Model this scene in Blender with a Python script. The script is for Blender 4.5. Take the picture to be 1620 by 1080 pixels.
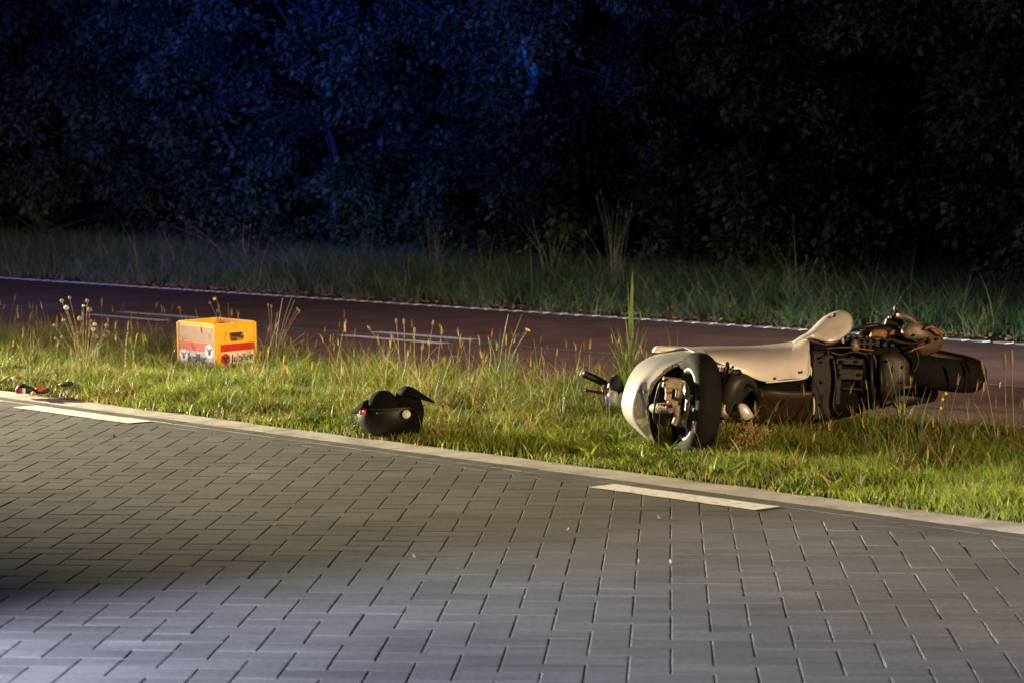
import bpy, bmesh, math, random
import numpy as np
from mathutils import Vector, Matrix, Euler

for _o in list(bpy.data.objects):
    bpy.data.objects.remove(_o)
SC = bpy.context.scene
COL = SC.collection

# ------------------------------------------------------------------ camera
CAM_H = 1.29
PITCH = math.atan(277 / 3995)
FPX = 3995.0
cam_d = bpy.data.cameras.new('camera')
cam = bpy.data.objects.new('camera', cam_d)
COL.objects.link(cam)
cam.location = (0, 0, CAM_H)
cam.rotation_euler = (math.pi / 2 - PITCH, 0, 0)
cam_d.sensor_width = 22.3
cam_d.lens = 22.3 * FPX / 1620
cam_d.clip_end = 2000
cam_d.dof.use_dof = True
cam_d.dof.focus_distance = 12.0
cam_d.dof.aperture_fstop = 3.6
SC.camera = cam

# road frame: s runs along the road away to the left, t runs across it away from the camera
RA = math.radians(41.45)
US = Vector((-math.sin(RA), math.cos(RA), 0))
NT = Vector((math.cos(RA), math.sin(RA), 0))


def st(s, t, z=0.0):
    return US * s + NT * t + Vector((0, 0, z))


def at(px, py, Y):
    """The world point seen at photo pixel (px, py) at distance Y ahead of the camera."""
    dx = (px - 810) / FPX
    dy = -(py - 540) / FPX
    D = Vector((dx, math.cos(PITCH) + dy * math.sin(PITCH), -math.sin(PITCH) + dy * math.cos(PITCH)))
    return Vector((0, 0, CAM_H)) + D * (Y / D.y)


def ground(px, py, z=0.0):
    dx = (px - 810) / FPX
    dy = -(py - 540) / FPX
    D = Vector((dx, math.cos(PITCH) + dy * math.sin(PITCH), -math.sin(PITCH) + dy * math.cos(PITCH)))
    return Vector((0, 0, CAM_H)) + D * ((z - CAM_H) / D.z)


# ------------------------------------------------------------------ sky, sun, lamps
SC.view_settings.view_transform = 'Standard'
SC.view_settings.look = 'None'
SC.view_settings.exposure = 0.0
SC.view_settings.gamma = 1.0
SC.cycles.use_denoising = True
SC.cycles.max_bounces = 5
SC.cycles.transparent_max_bounces = 4

w = bpy.data.worlds.new('World')
SC.world = w
w.use_nodes = True
sky = w.node_tree.nodes.new('ShaderNodeTexSky')
sky.sky_type = 'NISHITA'
sky.sun_disc = False
sky.sun_elevation = math.radians(1.0)
sky.sun_rotation = math.radians(200)
bg = w.node_tree.nodes['Background']
w.node_tree.links.new(sky.outputs[0], bg.inputs[0])
bg.inputs[1].default_value = 0.02

sun_d = bpy.data.lights.new('sun', 'SUN')
sun_d.energy = 0.01
sun_d.angle = math.radians(12)
sun_d.color = (1.0, 0.93, 0.85)
sun = bpy.data.objects.new('sun', sun_d)
COL.objects.link(sun)
sun.rotation_euler = (math.radians(70), 0, math.radians(-20))


def spot(name, pos, target, watts, color, half_deg, blend, radius):
    d = bpy.data.lights.new(name, 'SPOT')
    d.energy = watts
    d.color = color
    d.spot_size = math.radians(2 * half_deg)
    d.spot_blend = blend
    d.shadow_soft_size = radius
    o = bpy.data.objects.new(name, d)
    COL.objects.link(o)
    o.location = pos
    o.rotation_euler = (Vector(target) - Vector(pos)).to_track_quat('-Z', 'Y').to_euler()
    return o


# work lamp of the vehicle standing on the paved road to the left, shining along the verge
spot('vehicle_lamp', st(24.0, 5.0, 2.5), st(6.0, 8.05, 0.0), 53000, (1.0, 0.87, 0.53), 14.0, 0.85, 0.07)
# cold headlamp close by on the left, shining across the paving
spot('headlamp', st(6.5, 0.7, 1.15), st(4.0, 5.2, 0.0), 4200, (0.72, 0.77, 1.0), 32, 0.7, 0.14)
# blue beacons of that vehicle, on the trees and the far verge, plus one added thin beam
spot('blue_beam', st(18.0, 2.5, 2.2), st(25.0, 19.0, 9.6), 38000, (0.05, 0.085, 1.0), 33, 1.0, 0.1)
spot('blue_beam', st(18.0, 3.3, 2.2), st(25.0, 15.5, -2.6), 4800, (0.24, 0.28, 1.0), 26, 1.0, 0.1)
_b = spot('blue_beam', Vector((-1.5, 4.0, 2.1)), at(833, 118, 27.0), 200000, (0.02, 0.08, 1.0), 1.1, 1.0, 0.03)  # added thin beam without a known source, brightens one patch of leaves
_b.scale = (0.13, 1, 1)
spot('blue_beam', st(18.0, 3.3, 2.2), st(13.0, 7.0, 0.0), 1700, (0.46, 0.44, 1.0), 75, 0.6, 0.1)
# warm fill added behind the camera, cone narrowed to crate and left verge
spot('warm_fill', Vector((4.0, -2.0, 1.2)), Vector((-2.4, 15.8, 0.2)), 4400, (1.0, 0.70, 0.36), 9, 0.9, 0.10)
# fill spot added low on the red road to the right, shining along the far verge
spot('far_verge_fill', st(3.2, 11.6, 0.75), st(17.0, 16.2, -2.9), 7200, (0.92, 1.0, 0.92), 16, 0.7, 0.08)
# street lamp over the red road, out of the picture on the right
spot('warm_spot', st(6.5, 12.5, 6.0), st(13.0, 11.2, 0.0), 2700, (1.0, 0.78, 0.68), 30, 0.9, 0.15)
# orange fill added behind the camera on the right, for scooter and grass
spot('warm_spot', Vector((9.0, -2.0, 3.2)), Vector((2.0, 10.4, 0.0)), 11500, (1.0, 0.67, 0.40), 14, 0.8, 0.15)

# ------------------------------------------------------------------ materials
MATS = {}


def mat(name, col, rough=0.6, metal=0.0, var=0.2, vscale=14.0, bump=0.0, bscale=60.0, col2=None, spec=0.5, coat=0.0, ramp=(0.33, 0.67)):
    if name in MATS:
        return MATS[name]
    m = bpy.data.materials.new(name)
    m.use_nodes = True
    nt = m.node_tree
    b = nt.nodes['Principled BSDF']
    tc = nt.nodes.new('ShaderNodeTexCoord')
    n1 = nt.nodes.new('ShaderNodeTexNoise')
    n1.inputs['Scale'].default_value = vscale
    n1.inputs['Detail'].default_value = 6
    nt.links.new(tc.outputs['Object'], n1.inputs['Vector'])
    cr = nt.nodes.new('ShaderNodeValToRGB')
    c2 = col2 or tuple(c * (1 - var) for c in col)
    c1 = col if col2 else tuple(min(1, c * (1 + var)) for c in col)
    cr.color_ramp.elements[0].position = ramp[0]
    cr.color_ramp.elements[1].position = ramp[1]
    cr.color_ramp.elements[0].color = (*c2, 1)
    cr.color_ramp.elements[1].color = (*c1, 1)
    nt.links.new(n1.outputs['Fac'], cr.inputs['Fac'])
    nt.links.new(cr.outputs['Color'], b.inputs['Base Color'])
    mr = nt.nodes.new('ShaderNodeMapRange')
    mr.inputs['To Min'].default_value = max(0.03, rough * 0.8)
    mr.inputs['To Max'].default_value = min(1, rough * 1.2)
    nt.links.new(n1.outputs['Fac'], mr.inputs['Value'])
    nt.links.new(mr.outputs['Result'], b.inputs['Roughness'])
    b.inputs['Metallic'].default_value = metal
    b.inputs['Specular IOR Level'].default_value = spec
    b.inputs['Coat Weight'].default_value = coat
    if bump:
        n2 = nt.nodes.new('ShaderNodeTexNoise')
        n2.inputs['Scale'].default_value = bscale
        n2.inputs['Detail'].default_value = 5
        nt.links.new(tc.outputs['Object'], n2.inputs['Vector'])
        bp = nt.nodes.new('ShaderNodeBump')
        bp.inputs['Strength'].default_value = bump
        bp.inputs['Distance'].default_value = 0.01
        nt.links.new(n2.outputs['Fac'], bp.inputs['Height'])
        nt.links.new(bp.outputs['Normal'], b.inputs['Normal'])
    MATS[name] = m
    return m


def leafmat(name, rough=0.55, transl=0.3, spec=0.3):
    """Colour comes from the per-blade colour attribute (each blade or leaf has its own green or straw)."""
    m = bpy.data.materials.new(name)
    m.use_nodes = True
    nt = m.node_tree
    b = nt.nodes['Principled BSDF']
    a = nt.nodes.new('ShaderNodeAttribute')
    a.attribute_name = 'Col'
    nt.links.new(a.outputs['Color'], b.inputs['Base Color'])
    b.inputs['Roughness'].default_value = rough
    b.inputs['Specular IOR Level'].default_value = spec
    tr = nt.nodes.new('ShaderNodeBsdfTranslucent')
    nt.links.new(a.outputs['Color'], tr.inputs['Color'])
    mx = nt.nodes.new('ShaderNodeMixShader')
    mx.inputs[0].default_value = transl
    nt.links.new(b.outputs[0], mx.inputs[1])
    nt.links.new(tr.outputs[0], mx.inputs[2])
    nt.links.new(mx.outputs[0], nt.nodes['Material Output'].inputs[0])
    return m


M_GRASS = leafmat('grass_blade')
M_LEAF = leafmat('tree_leaf', 0.6, 0.2, 0.3)


def paver_mat():
    m = bpy.data.materials.new('concrete_paver')
    m.use_nodes = True
    nt = m.node_tree
    b = nt.nodes['Principled BSDF']
    a = nt.nodes.new('ShaderNodeAttribute')
    a.attribute_name = 'Col'
    tc = nt.nodes.new('ShaderNodeTexCoord')
    n1 = nt.nodes.new('ShaderNodeTexNoise')
    n1.inputs['Scale'].default_value = 1.3
    n1.inputs['Detail'].default_value = 8
    nt.links.new(tc.outputs['Object'], n1.inputs['Vector'])
    n2 = nt.nodes.new('ShaderNodeTexNoise')
    n2.inputs['Scale'].default_value = 55
    n2.inputs['Detail'].default_value = 4
    nt.links.new(tc.outputs['Object'], n2.inputs['Vector'])
    # worn streaks along the wheel tracks
    mp = nt.nodes.new('ShaderNodeMapping')
    mp.inputs['Rotation'].default_value = (0, 0, -0.02)
    mp.inputs['Scale'].default_value = (1.2, 16, 1)
    nt.links.new(tc.outputs['Object'], mp.inputs['Vector'])
    n3 = nt.nodes.new('ShaderNodeTexNoise')
    n3.inputs['Scale'].default_value = 1.6
    n3.inputs['Detail'].default_value = 5
    nt.links.new(mp.outputs[0], n3.inputs['Vector'])
    ad = nt.nodes.new('ShaderNodeMath'); ad.operation = 'ADD'
    nt.links.new(n1.outputs['Fac'], ad.inputs[0])
    nt.links.new(n2.outputs['Fac'], ad.inputs[1])
    ad2 = nt.nodes.new('ShaderNodeMath'); ad2.operation = 'ADD'
    nt.links.new(ad.outputs[0], ad2.inputs[0])
    nt.links.new(n3.outputs['Fac'], ad2.inputs[1])
    mr = nt.nodes.new('ShaderNodeMapRange')
    mr.inputs['From Min'].default_value = 1.05
    mr.inputs['From Max'].default_value = 1.95
    mr.inputs['To Min'].default_value = 0.60
    mr.inputs['To Max'].default_value = 1.38
    nt.links.new(ad2.outputs[0], mr.inputs['Value'])
    vm = nt.nodes.new('ShaderNodeVectorMath'); vm.operation = 'SCALE'
    nt.links.new(a.outputs['Color'], vm.inputs[0])
    nt.links.new(mr.outputs['Result'], vm.inputs['Scale'])
    nt.links.new(vm.outputs[0], b.inputs['Base Color'])
    mr2 = nt.nodes.new('ShaderNodeMapRange')
    mr2.inputs['To Min'].default_value = 0.45
    mr2.inputs['To Max'].default_value = 0.75
    nt.links.new(n3.outputs['Fac'], mr2.inputs['Value'])
    nt.links.new(mr2.outputs['Result'], b.inputs['Roughness'])
    bp = nt.nodes.new('ShaderNodeBump')
    bp.inputs['Strength'].default_value = 0.25
    bp.inputs['Distance'].default_value = 0.004
    nt.links.new(n2.outputs['Fac'], bp.inputs['Height'])
    nt.links.new(bp.outputs['Normal'], b.inputs['Normal'])
    return m


M_PAVER = paver_mat()
M_SOIL = mat('soil', (0.05, 0.035, 0.022), 0.95, var=0.4, vscale=6, bump=0.6, bscale=40)
M_ASPH = mat('red_asphalt', (0.15, 0.072, 0.060), 0.8, col2=(0.085, 0.043, 0.037), vscale=2.2, bump=0.7, bscale=160)
M_LINE = mat('worn_road_paint', (0.66, 0.63, 0.58), 0.7, col2=(0.36, 0.32, 0.3), ramp=(.30, .42), vscale=22, bump=0.2, bscale=120)
M_WHITE_LINE = mat('white_road_paint', (0.82, 0.79, 0.73), 0.6, col2=(0.40, 0.38, 0.34), ramp=(.32, .44), vscale=26, bump=0.15, bscale=150)
M_SEAM = mat('mossy_seam', (0.11, 0.15, 0.10), 0.9, var=0.3, vscale=30)
M_KERB = mat('kerb_concrete', (0.42, 0.38, 0.33), 0.85, col2=(0.27, 0.245, 0.21), ramp=(.36, .56), vscale=5, bump=0.3, bscale=140)
M_BARK = mat('bark', (0.022, 0.018, 0.014), 0.9, var=0.4, vscale=12, bump=0.8, bscale=30)
M_STEM = mat('dry_stem', (0.30, 0.24, 0.13), 0.8, var=0.25)
M_GSTEM = mat('green_stem', (0.13, 0.20, 0.06), 0.7, var=0.25)
M_PALESTEM = mat('pale_stem', (0.42, 0.42, 0.36), 0.7, var=0.15)
M_SEED = mat('seed_head', (0.24, 0.18, 0.11), 0.9, var=0.3, bump=0.6, bscale=400)
M_WHITESEED = mat('white_seed_head', (0.5, 0.48, 0.44), 0.9, var=0.15, bump=0.6, bscale=400)
M_RUST = mat('rusty_seed', (0.27, 0.17, 0.055), 0.9, var=0.35)
M_YEL = mat('yellow_petal', (0.75, 0.52, 0.03), 0.6, var=0.1)
M_SILVER = mat('silver_paint', (0.62, 0.60, 0.56), 0.30, 0.38, var=0.06, vscale=5, bump=0.03, bscale=30, coat=0.3)
M_CREAM = mat('pearl_paint', (0.72, 0.68, 0.62), 0.30, 0.18, col2=(0.60, 0.56, 0.49), ramp=(.30, .42), vscale=9, bump=0.03, bscale=30, coat=0.3)
M_BLACK = mat('black_plastic', (0.008, 0.0075, 0.0075), 0.5, var=0.3, vscale=30, bump=0.15, bscale=200)
M_LINER = mat('liner_plastic', (0.004, 0.004, 0.004), 0.85, spec=0.15, var=0.3)
M_GREYPL = mat('grey_plastic', (0.024, 0.022, 0.018), 0.55, var=0.25, bump=0.1, bscale=120)
M_TYRE = mat('tyre_rubber', (0.010, 0.009, 0.008), 0.85, col2=(0.005, 0.0045, 0.004), spec=0.15, vscale=18, bump=0.25, bscale=160)
M_RIM = mat('rim_alloy', (0.105, 0.097, 0.085), 0.6, 0.1, var=0.2, vscale=20)
M_CALIPER = mat('dusty_alloy', (0.19, 0.15, 0.105), 0.55, 0.35, var=0.3, vscale=30, bump=0.3, bscale=120)
M_STEEL = mat('steel', (0.3, 0.28, 0.26), 0.42, 0.8, var=0.15)
M_ENGINE = mat('engine_case', (0.017, 0.0135, 0.0105), 0.55, 0.45, var=0.45, vscale=25, bump=0.15, bscale=50)
M_RUSTM = mat('rusty_metal', (0.26, 0.13, 0.05), 0.65, 0.3, var=0.4, vscale=40, bump=0.4, bscale=120)
M_BLUE = mat('blue_reflection', (0.16, 0.17, 0.62), 0.4, var=0.1)
M_HELMET = mat('helmet_shell', (0.0035, 0.0035, 0.003), 0.5, spec=0.25, var=0.2, vscale=20, bump=0.05, bscale=80)
M_PAD = mat('helmet_lining', (0.003, 0.003, 0.003), 0.95, spec=0.1, var=0.3, bump=0.8, bscale=260)
M_RED = mat('red_plastic', (0.62, 0.015, 0.010), 0.4, var=0.1)
M_DARKRED = mat('dark_red_plastic', (0.22, 0.012, 0.018), 0.45, var=0.2)
M_ORANGE = mat('orange_plastic', (0.62, 0.075, 0.015), 0.4, var=0.2)
M_WHITE = mat('white_plastic', (0.75, 0.73, 0.70), 0.45, var=0.08)
M_CRATE = mat('crate_yellow', (0.78, 0.41, 0.014), 0.5, var=0.07, vscale=12, bump=0.06, bscale=60)
M_BAND = mat('crate_red', (0.47, 0.018, 0.010), 0.5, var=0.12)
M_LABEL = mat('crate_label', (0.72, 0.60, 0.42), 0.55, var=0.10, vscale=30)
M_PALELABEL = mat('crate_label_lavender', (0.36, 0.33, 0.35), 0.55, var=0.14, vscale=30)  # left label: lavender cast of the bluish light put into its colour
M_INK = mat('label_ink', (0.016, 0.013, 0.013), 0.6, var=0.1)
M_GLASS = mat('glass_shard', (0.55, 0.56, 0.55), 0.12, 0.2, var=0.1)
M_DRYLEAF = leafmat('dry_leaf', 0.8, 0.15)
M_ROPE = mat('strap_webbing', (0.016, 0.013, 0.010), 0.85, var=0.3)


# ------------------------------------------------------------------ builders
def link(name, me, m, parent=None, smooth=False):
    o = bpy.data.objects.new(name, me)
    COL.objects.link(o)
    if m is not None and not me.materials:
        me.materials.append(m)
    if smooth:
        me.shade_smooth()
    if parent is not None:
        o.parent = parent
        o.matrix_parent_inverse = parent_inv(parent)
    return o


def parent_inv(p):
    m = Matrix.Identity(4)
    q = p
    chain = []
    while q is not None:
        chain.append(q)
        q = q.parent
    for q in reversed(chain):
        loc = Matrix.LocRotScale(q.location, q.rotation_euler, q.scale)
        m = m @ (q.matrix_parent_inverse @ loc if q.parent is not None else loc)
    return m.inverted()


def tag(o, label=None, cat=None, group=None, kind=None):
    if label: o['label'] = label
    if cat: o['category'] = cat
    if group: o['group'] = group
    if kind: o['kind'] = kind
    return o


def empty(name, loc, label, cat, group=None):
    o = bpy.data.objects.new(name, None)
    COL.objects.link(o)
    o.location = loc
    o.empty_display_size = 0.1
    return tag(o, label, cat, group)


def np_mesh(name, V, Q, colors=None):
    """Mesh out of numpy arrays: V (n,3), Q (m,4) quads, one colour per vertex."""
    me = bpy.data.meshes.new(name)
    me.vertices.add(len(V))
    me.vertices.foreach_set('co', np.ascontiguousarray(V, dtype=np.float32).ravel())
    me.loops.add(Q.size)
    me.loops.foreach_set('vertex_index', np.ascontiguousarray(Q, dtype=np.int32).ravel())
    me.polygons.add(len(Q))
    me.polygons.foreach_set('loop_start', np.arange(0, Q.size, 4, dtype=np.int32))
    if colors is not None:
        ca = me.color_attributes.new('Col', 'FLOAT_COLOR', 'POINT')
        c4 = np.ones((len(V), 4), dtype=np.float32)
        c4[:, :3] = colors
        ca.data.foreach_set('color', c4.ravel())
    me.update(calc_edges=True)
    return me


def catmull(pts, n):
    pts = [Vector(p) for p in pts]
    if len(pts) == 2:
        return [pts[0].lerp(pts[1], i / (n - 1)) for i in range(n)]
    P = [pts[0] * 2 - pts[1]] + pts + [pts[-1] * 2 - pts[-2]]
    L = [0.0]
    for i in range(1, len(pts)):
        L.append(L[-1] + max((pts[i] - pts[i - 1]).length, 1e-6))
    out = []
    for k in range(n):
        d = L[-1] * k / (n - 1)
        i = 0
        while i < len(pts) - 2 and d > L[i + 1]:
            i += 1
        u = (d - L[i]) / (L[i + 1] - L[i])
        p0, p1, p2, p3 = P[i], P[i + 1], P[i + 2], P[i + 3]
        out.append(0.5 * ((2 * p1) + (p2 - p0) * u + (2 * p0 - 5 * p1 + 4 * p2 - p3) * u * u + (3 * p1 - p0 - 3 * p2 + p3) * u ** 3))
    return out


class MB:
    def __init__(self):
        self.v = []
        self.f = []
        self.mi = []
        self.cur = 0

    def add(self, vs, fs):
        b = len(self.v)
        self.v += [Vector(p) for p in vs]
        self.f += [tuple(b + i for i in f) for f in fs]
        self.mi += [self.cur] * len(fs)
        return self

    def box(self, c, ax, ay, az):
        """Box about centre c with half-axis vectors."""
        c, ax, ay, az = Vector(c), Vector(ax), Vector(ay), Vector(az)
        vs = [c + ax * i + ay * j + az * k for i in (-1, 1) for j in (-1, 1) for k in (-1, 1)]
        return self.add(vs, [(0, 1, 3, 2), (4, 6, 7, 5), (0, 4, 5, 1), (2, 3, 7, 6), (0, 2, 6, 4), (1, 5, 7, 3)])

    def pbox(self, x0, y0, x1, y1, Y, dep, tilt=0):
        """Box whose near face covers pixel rectangle at distance Y, reaching dep further back."""
        a, b2 = at(x0, y1, Y), at(x1, y0, Y)
        c = (a + b2) / 2 + Vector((0, dep / 2, 0))
        R = Matrix.Rotation(tilt, 3, 'Y')
        return self.box(c, R @ Vector((abs(b2.x - a.x) / 2, 0, 0)), (0, dep / 2, 0), R @ Vector((0, 0, abs(b2.z - a.z) / 2)))

    def loft(self, rows, closed=False):
        n = len(rows[0])
        vs = [p for r in rows for p in r]
        fs = []
        for i in range(len(rows) - 1):
            for j in range(n if closed else n - 1):
                k = (j + 1) % n
                fs.append((i * n + j, i * n + k, (i + 1) * n + k, (i + 1) * n + j))
        return self.add(vs, fs)

    def tube(self, path, radii, seg=8, cap=True):
        path = [Vector(p) for p in path]
        if not isinstance(radii, (list, tuple)):
            radii = [radii] * len(path)
        rows = []
        d = (path[1] - path[0]).normalized()
        up = Vector((0, 0, 1)) if abs(d.z) < 0.9 else Vector((1, 0, 0))
        x = d.cross(up).normalized()
        for i, p in enumerate(path):
            a = path[max(i - 1, 0)]
            b2 = path[min(i + 1, len(path) - 1)]
            d = (b2 - a).normalized()
            x = (x - d * x.dot(d)).normalized()
            y = d.cross(x)
            rows.append([p + (x * math.cos(q) + y * math.sin(q)) * radii[i] for q in [2 * math.pi * k / seg for k in range(seg)]])
        self.loft(rows, True)
        if cap:
            b = len(self.v)
            n = len(rows)
            self.f.append(tuple(b - seg + k for k in range(seg)))
            self.f.append(tuple(b - n * seg + k for k in reversed(range(seg))))
            self.mi += [self.cur] * 2
        return self

    def lathe(self, c, axis, prof, seg=48, start=0.0, closed=True):
        """prof: (distance along axis, radius)."""
        c, axis = Vector(c), Vector(axis).normalized()
        up = Vector((0, 0, 1)) if abs(axis.z) < 0.9 else Vector((0, 1, 0))
        x = axis.cross(up).normalized()
        y = axis.cross(x)
        rows = []
        for h, r in prof:
            rows.append([c + axis * h + (x * math.cos(q) + y * math.sin(q)) * r for q in [start + 2 * math.pi * k / seg for k in range(seg)]])
        return self.loft(rows, closed)

    def ellipsoid(self, c, rx, ry, rz, R=None, seg=20, rings=12, cut=None):
        c = Vector(c)
        R = R or Matrix.Identity(3)
        rows = []
        for i in range(rings + 1):
            th = math.pi * i / rings
            if cut is not None and th < cut:
                th = cut
            rows.append([c + R @ Vector((rx * math.sin(th) * math.cos(q), ry * math.sin(th) * math.sin(q), rz * math.cos(th)))
                         for q in [2 * math.pi * k / seg for k in range(seg)]])
        return self.loft(rows, True)

    def pillow(self, outline, Y, bulge, dep, n=40, slope=0.0):
        """A rounded solid whose outline is drawn in pixels at distance Y; bulges to the near side, reaches dep back.
        slope: extra distance per pixel rise of the outline (top edge leans away)."""
        ym = sum(p[1] for p in outline) / len(outline)
        P = catmull([Vector((p[0], p[1], p[2] if len(p) > 2 else Y)) for p in list(outline) + [outline[0]]], n + 1)[:-1]
        cx = sum(p.x for p in P) / n
        cy = sum(p.y for p in P) / n

        def ring(k, off):
            return [at(cx + (p.x - cx) * k, cy + (p.y - cy) * k, p.z + off + slope * (ym - (cy + (p.y - cy) * k))) for p in P]
        rows = [ring(0.9, dep), ring(0.98, dep * 0.75), ring(1.0, dep * 0.3), ring(1.0, 0), ring(0.95, -bulge * 0.55), ring(0.75, -bulge * 0.85), ring(0.45, -bulge), ring(0.12, -bulge * 1.02)]
        self.loft(rows, True)
        b = len(self.v)
        self.f.append(tuple(b - n + k for k in range(n)))
        self.f.append(tuple(b - len(rows) * n + k for k in reversed(range(n))))
        self.mi += [self.cur] * 2
        return self

    def build(self, name, m, parent=None, smooth=True, bevel=0.0, subd=0, solid=0.0, label=None, weld=False):
        me = bpy.data.meshes.new(name)
        me.from_pydata([tuple(p) for p in self.v], [], self.f)
        ms = m if isinstance(m, (list, tuple)) else [m]
        for q in ms:
            me.materials.append(q)
        if len(ms) > 1:
            me.polygons.foreach_set('material_index', self.mi)
        bm = bmesh.new()
        bm.from_mesh(me)
        if weld:
            bmesh.ops.remove_doubles(bm, verts=bm.verts, dist=1e-5)
        bmesh.ops.recalc_face_normals(bm, faces=bm.faces)
        bm.to_mesh(me)
        bm.free()
        o = link(name, me, None, parent, smooth and not bevel)
        if solid:
            md = o.modifiers.new('solid', 'SOLIDIFY'); md.thickness = solid; md.offset = 0
        if bevel:
            md = o.modifiers.new('bevel', 'BEVEL'); md.width = bevel; md.segments = 2; md.limit_method = 'ANGLE'; md.angle_limit = math.radians(35)
        if subd:
            md = o.modifiers.new('subd', 'SUBSURF'); md.levels = subd; md.render_levels = subd
        if label:
            o['label'] = label
        return o


rng = np.random.default_rng(7)
random.seed(7)


# ------------------------------------------------------------------ the ground and the roads
def sheet(name, m, s0, s1, t0, t1, z, label=None, thick=None, ns=60, nt=6, rough=0.0):
    S, T = np.meshgrid(np.linspace(s0, s1, ns), np.linspace(t0, t1, nt), indexing='ij')
    us, un = np.array(US), np.array(NT)
    V = S.reshape(-1, 1) * us + T.reshape(-1, 1) * un
    V[:, 2] = z + rough * rng.normal(size=len(V))
    i = np.arange((ns - 1) * nt).reshape(ns - 1, nt)[:, :-1].ravel()
    Q = np.stack([i, i + nt, i + nt + 1, i + 1], 1)[:, ::-1]
    o = link(name, np_mesh(name, V, Q), m)
    tag(o, label, None, None, 'structure')
    return o


sheet('ground', M_SOIL, -300, 400, -300, 300, -0.06, 'dark soil under the verges and trees', ns=8, nt=8)
sheet('near_verge_soil', M_SOIL, -6, 60, 7.42, 9.85, -0.012, 'dark soil of the verge between the two roads', ns=200, nt=24, rough=0.008)
sheet('far_verge_soil', M_SOIL, -6, 80, 14.98, 24, -0.012, 'dark soil of the verge beyond the red road', ns=100, nt=20, rough=0.012)
sheet('asphalt_road', M_ASPH, -20, 90, 9.8, 15.02, 0.0, 'dark reddish brown asphalt road beyond the grass strip', ns=80, nt=12)
o = sheet('road_seam', M_SEAM, -20, 90, 11.955, 12.035, 0.004, 'thin greenish lengthwise seam in the middle of the red road', ns=240, nt=3)
_v = np.empty(len(o.data.vertices) * 3, dtype=np.float32)
o.data.vertices.foreach_get('co', _v)
_v = _v.reshape(-1, 3)
_v[:, :2] += rng.normal(size=(len(_v), 2)) * 0.006
o.data.vertices.foreach_set('co', _v.ravel())


def stripe(name, m, s0, s1, t0, t1, z, label, group):
    """One painted dash, with slightly ragged edges."""
    mb = MB()
    n = max(6, int(abs(s1 - s0) / 0.06))
    r0 = [st(s0 + (s1 - s0) * i / n, t0 + random.uniform(-.004, .004), z) for i in range(n + 1)]
    r1 = [st(s0 + (s1 - s0) * i / n, (t0 + t1) / 2, z) for i in range(n + 1)]
    r2 = [st(s0 + (s1 - s0) * i / n, t1 + random.uniform(-.004, .004), z) for i in range(n + 1)]
    o = mb.loft([r0, r1, r2]).build(name, m, None, False)
    return tag(o, label, None, group, 'structure')


for k in range(-1, 5):
    s0 = 14.0 + 3.62 * k
    stripe('centre_line_dash', M_LINE, s0 + 0.05, s0 + 1.27, 11.70, 11.83, 0.005, 'white centre dash on the near side of the road seam', 'double centre line dashes')
    stripe('centre_line_dash', M_LINE, s0 + 0.22, s0 + 1.42, 12.12, 12.25, 0.005, 'white centre dash on the far side of the road seam', 'double centre line dashes')

# ribbed white edge line on the far side of the red road: many short bars, one marking
mb = MB()
s = 5.0
while s < 60:
    l = 0.135 + random.uniform(-.015, .02)
    j = random.uniform(-.008, .008)
    mb.box(st(s, 14.88 + j, 0.006), US * l / 2 + NT * 0.012, NT * 0.05, (0, 0, 0.0035))
    s += 0.2 + random.uniform(-.012, .012)
tag(mb.build('edge_line', M_LINE, None, False), 'ribbed white edge line along the far side of the red road', None, None, 'structure')

# kerb: flush concrete stones
mb = MB()
s = -4.0
while s < 50:
    mb.box(st(s + 0.5, 7.31 + random.uniform(-.002, .002), -0.0662 + random.uniform(-.001, .001)), US * 0.4945, NT * 0.112, (0, 0, 0.065))
    s += 1.0
tag(mb.build('kerb', M_KERB, None, False, bevel=0.003), 'pale flush concrete kerb between paving and grass', None, None, 'structure')


# paved road: herringbone of real stones with worn arrises
def bricks(name, rects, label, clip_t=None):
    """rects: (centre xy, half length vec, half width vec)"""
    V, Q, C = [], [], []
    ch, cd = 0.0036, 0.0026
    for (c, a, b2) in rects:
        la, lb = a.length, b2.length
        an, bn = a / la, b2 / lb
        la -= 0.0012; lb -= 0.0012
        tz = random.gauss(0, 0.0004)
        ta, tb = random.gauss(0, 0.0012), random.gauss(0, 0.0012)
        base = len(V)
        for (ins, z) in ((ch, 0.0), (ch * 0.35, -cd * 0.3), (0, -cd), (0, -0.03)):
            for (i, j) in ((-1, -1), (1, -1), (1, 1), (-1, 1)):
                ua, ub = i * (la - ins), j * (lb - ins)
                p = c + an * ua + bn * ub
                V.append((p.x, p.y, z + tz + ta * ua + tb * ub))
        Q.append((base, base + 1, base + 2, base + 3))
        for k in range(3):
            for i in range(4):
                j = (i + 1) % 4
                Q.append((base + 4 * k + i, base + 4 * k + 4 + i, base + 4 * k + 4 + j, base + 4 * k + j))
        g = random.gauss(1, 0.08)
        col = (0.092 * g, 0.089 * g, 0.086 * g)
        C += [col] * 16
    me = np_mesh(name, np.array(V), np.array(Q), np.array(C))
    bm = bmesh.new()
    bm.from_mesh(me)
    if clip_t is not None:
        co = NT * clip_t
        bmesh.ops.bisect_plane(bm, geom=bm.verts[:] + bm.edges[:] + bm.faces[:], plane_co=co, plane_no=NT, clear_outer=True)
    bmesh.ops.recalc_face_normals(bm, faces=bm.faces)
    bm.to_mesh(me)
    bm.free()
    me.shade_flat()
    o = link(name, me, M_PAVER)
    return tag(o, label, None, None, 'structure')


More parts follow.
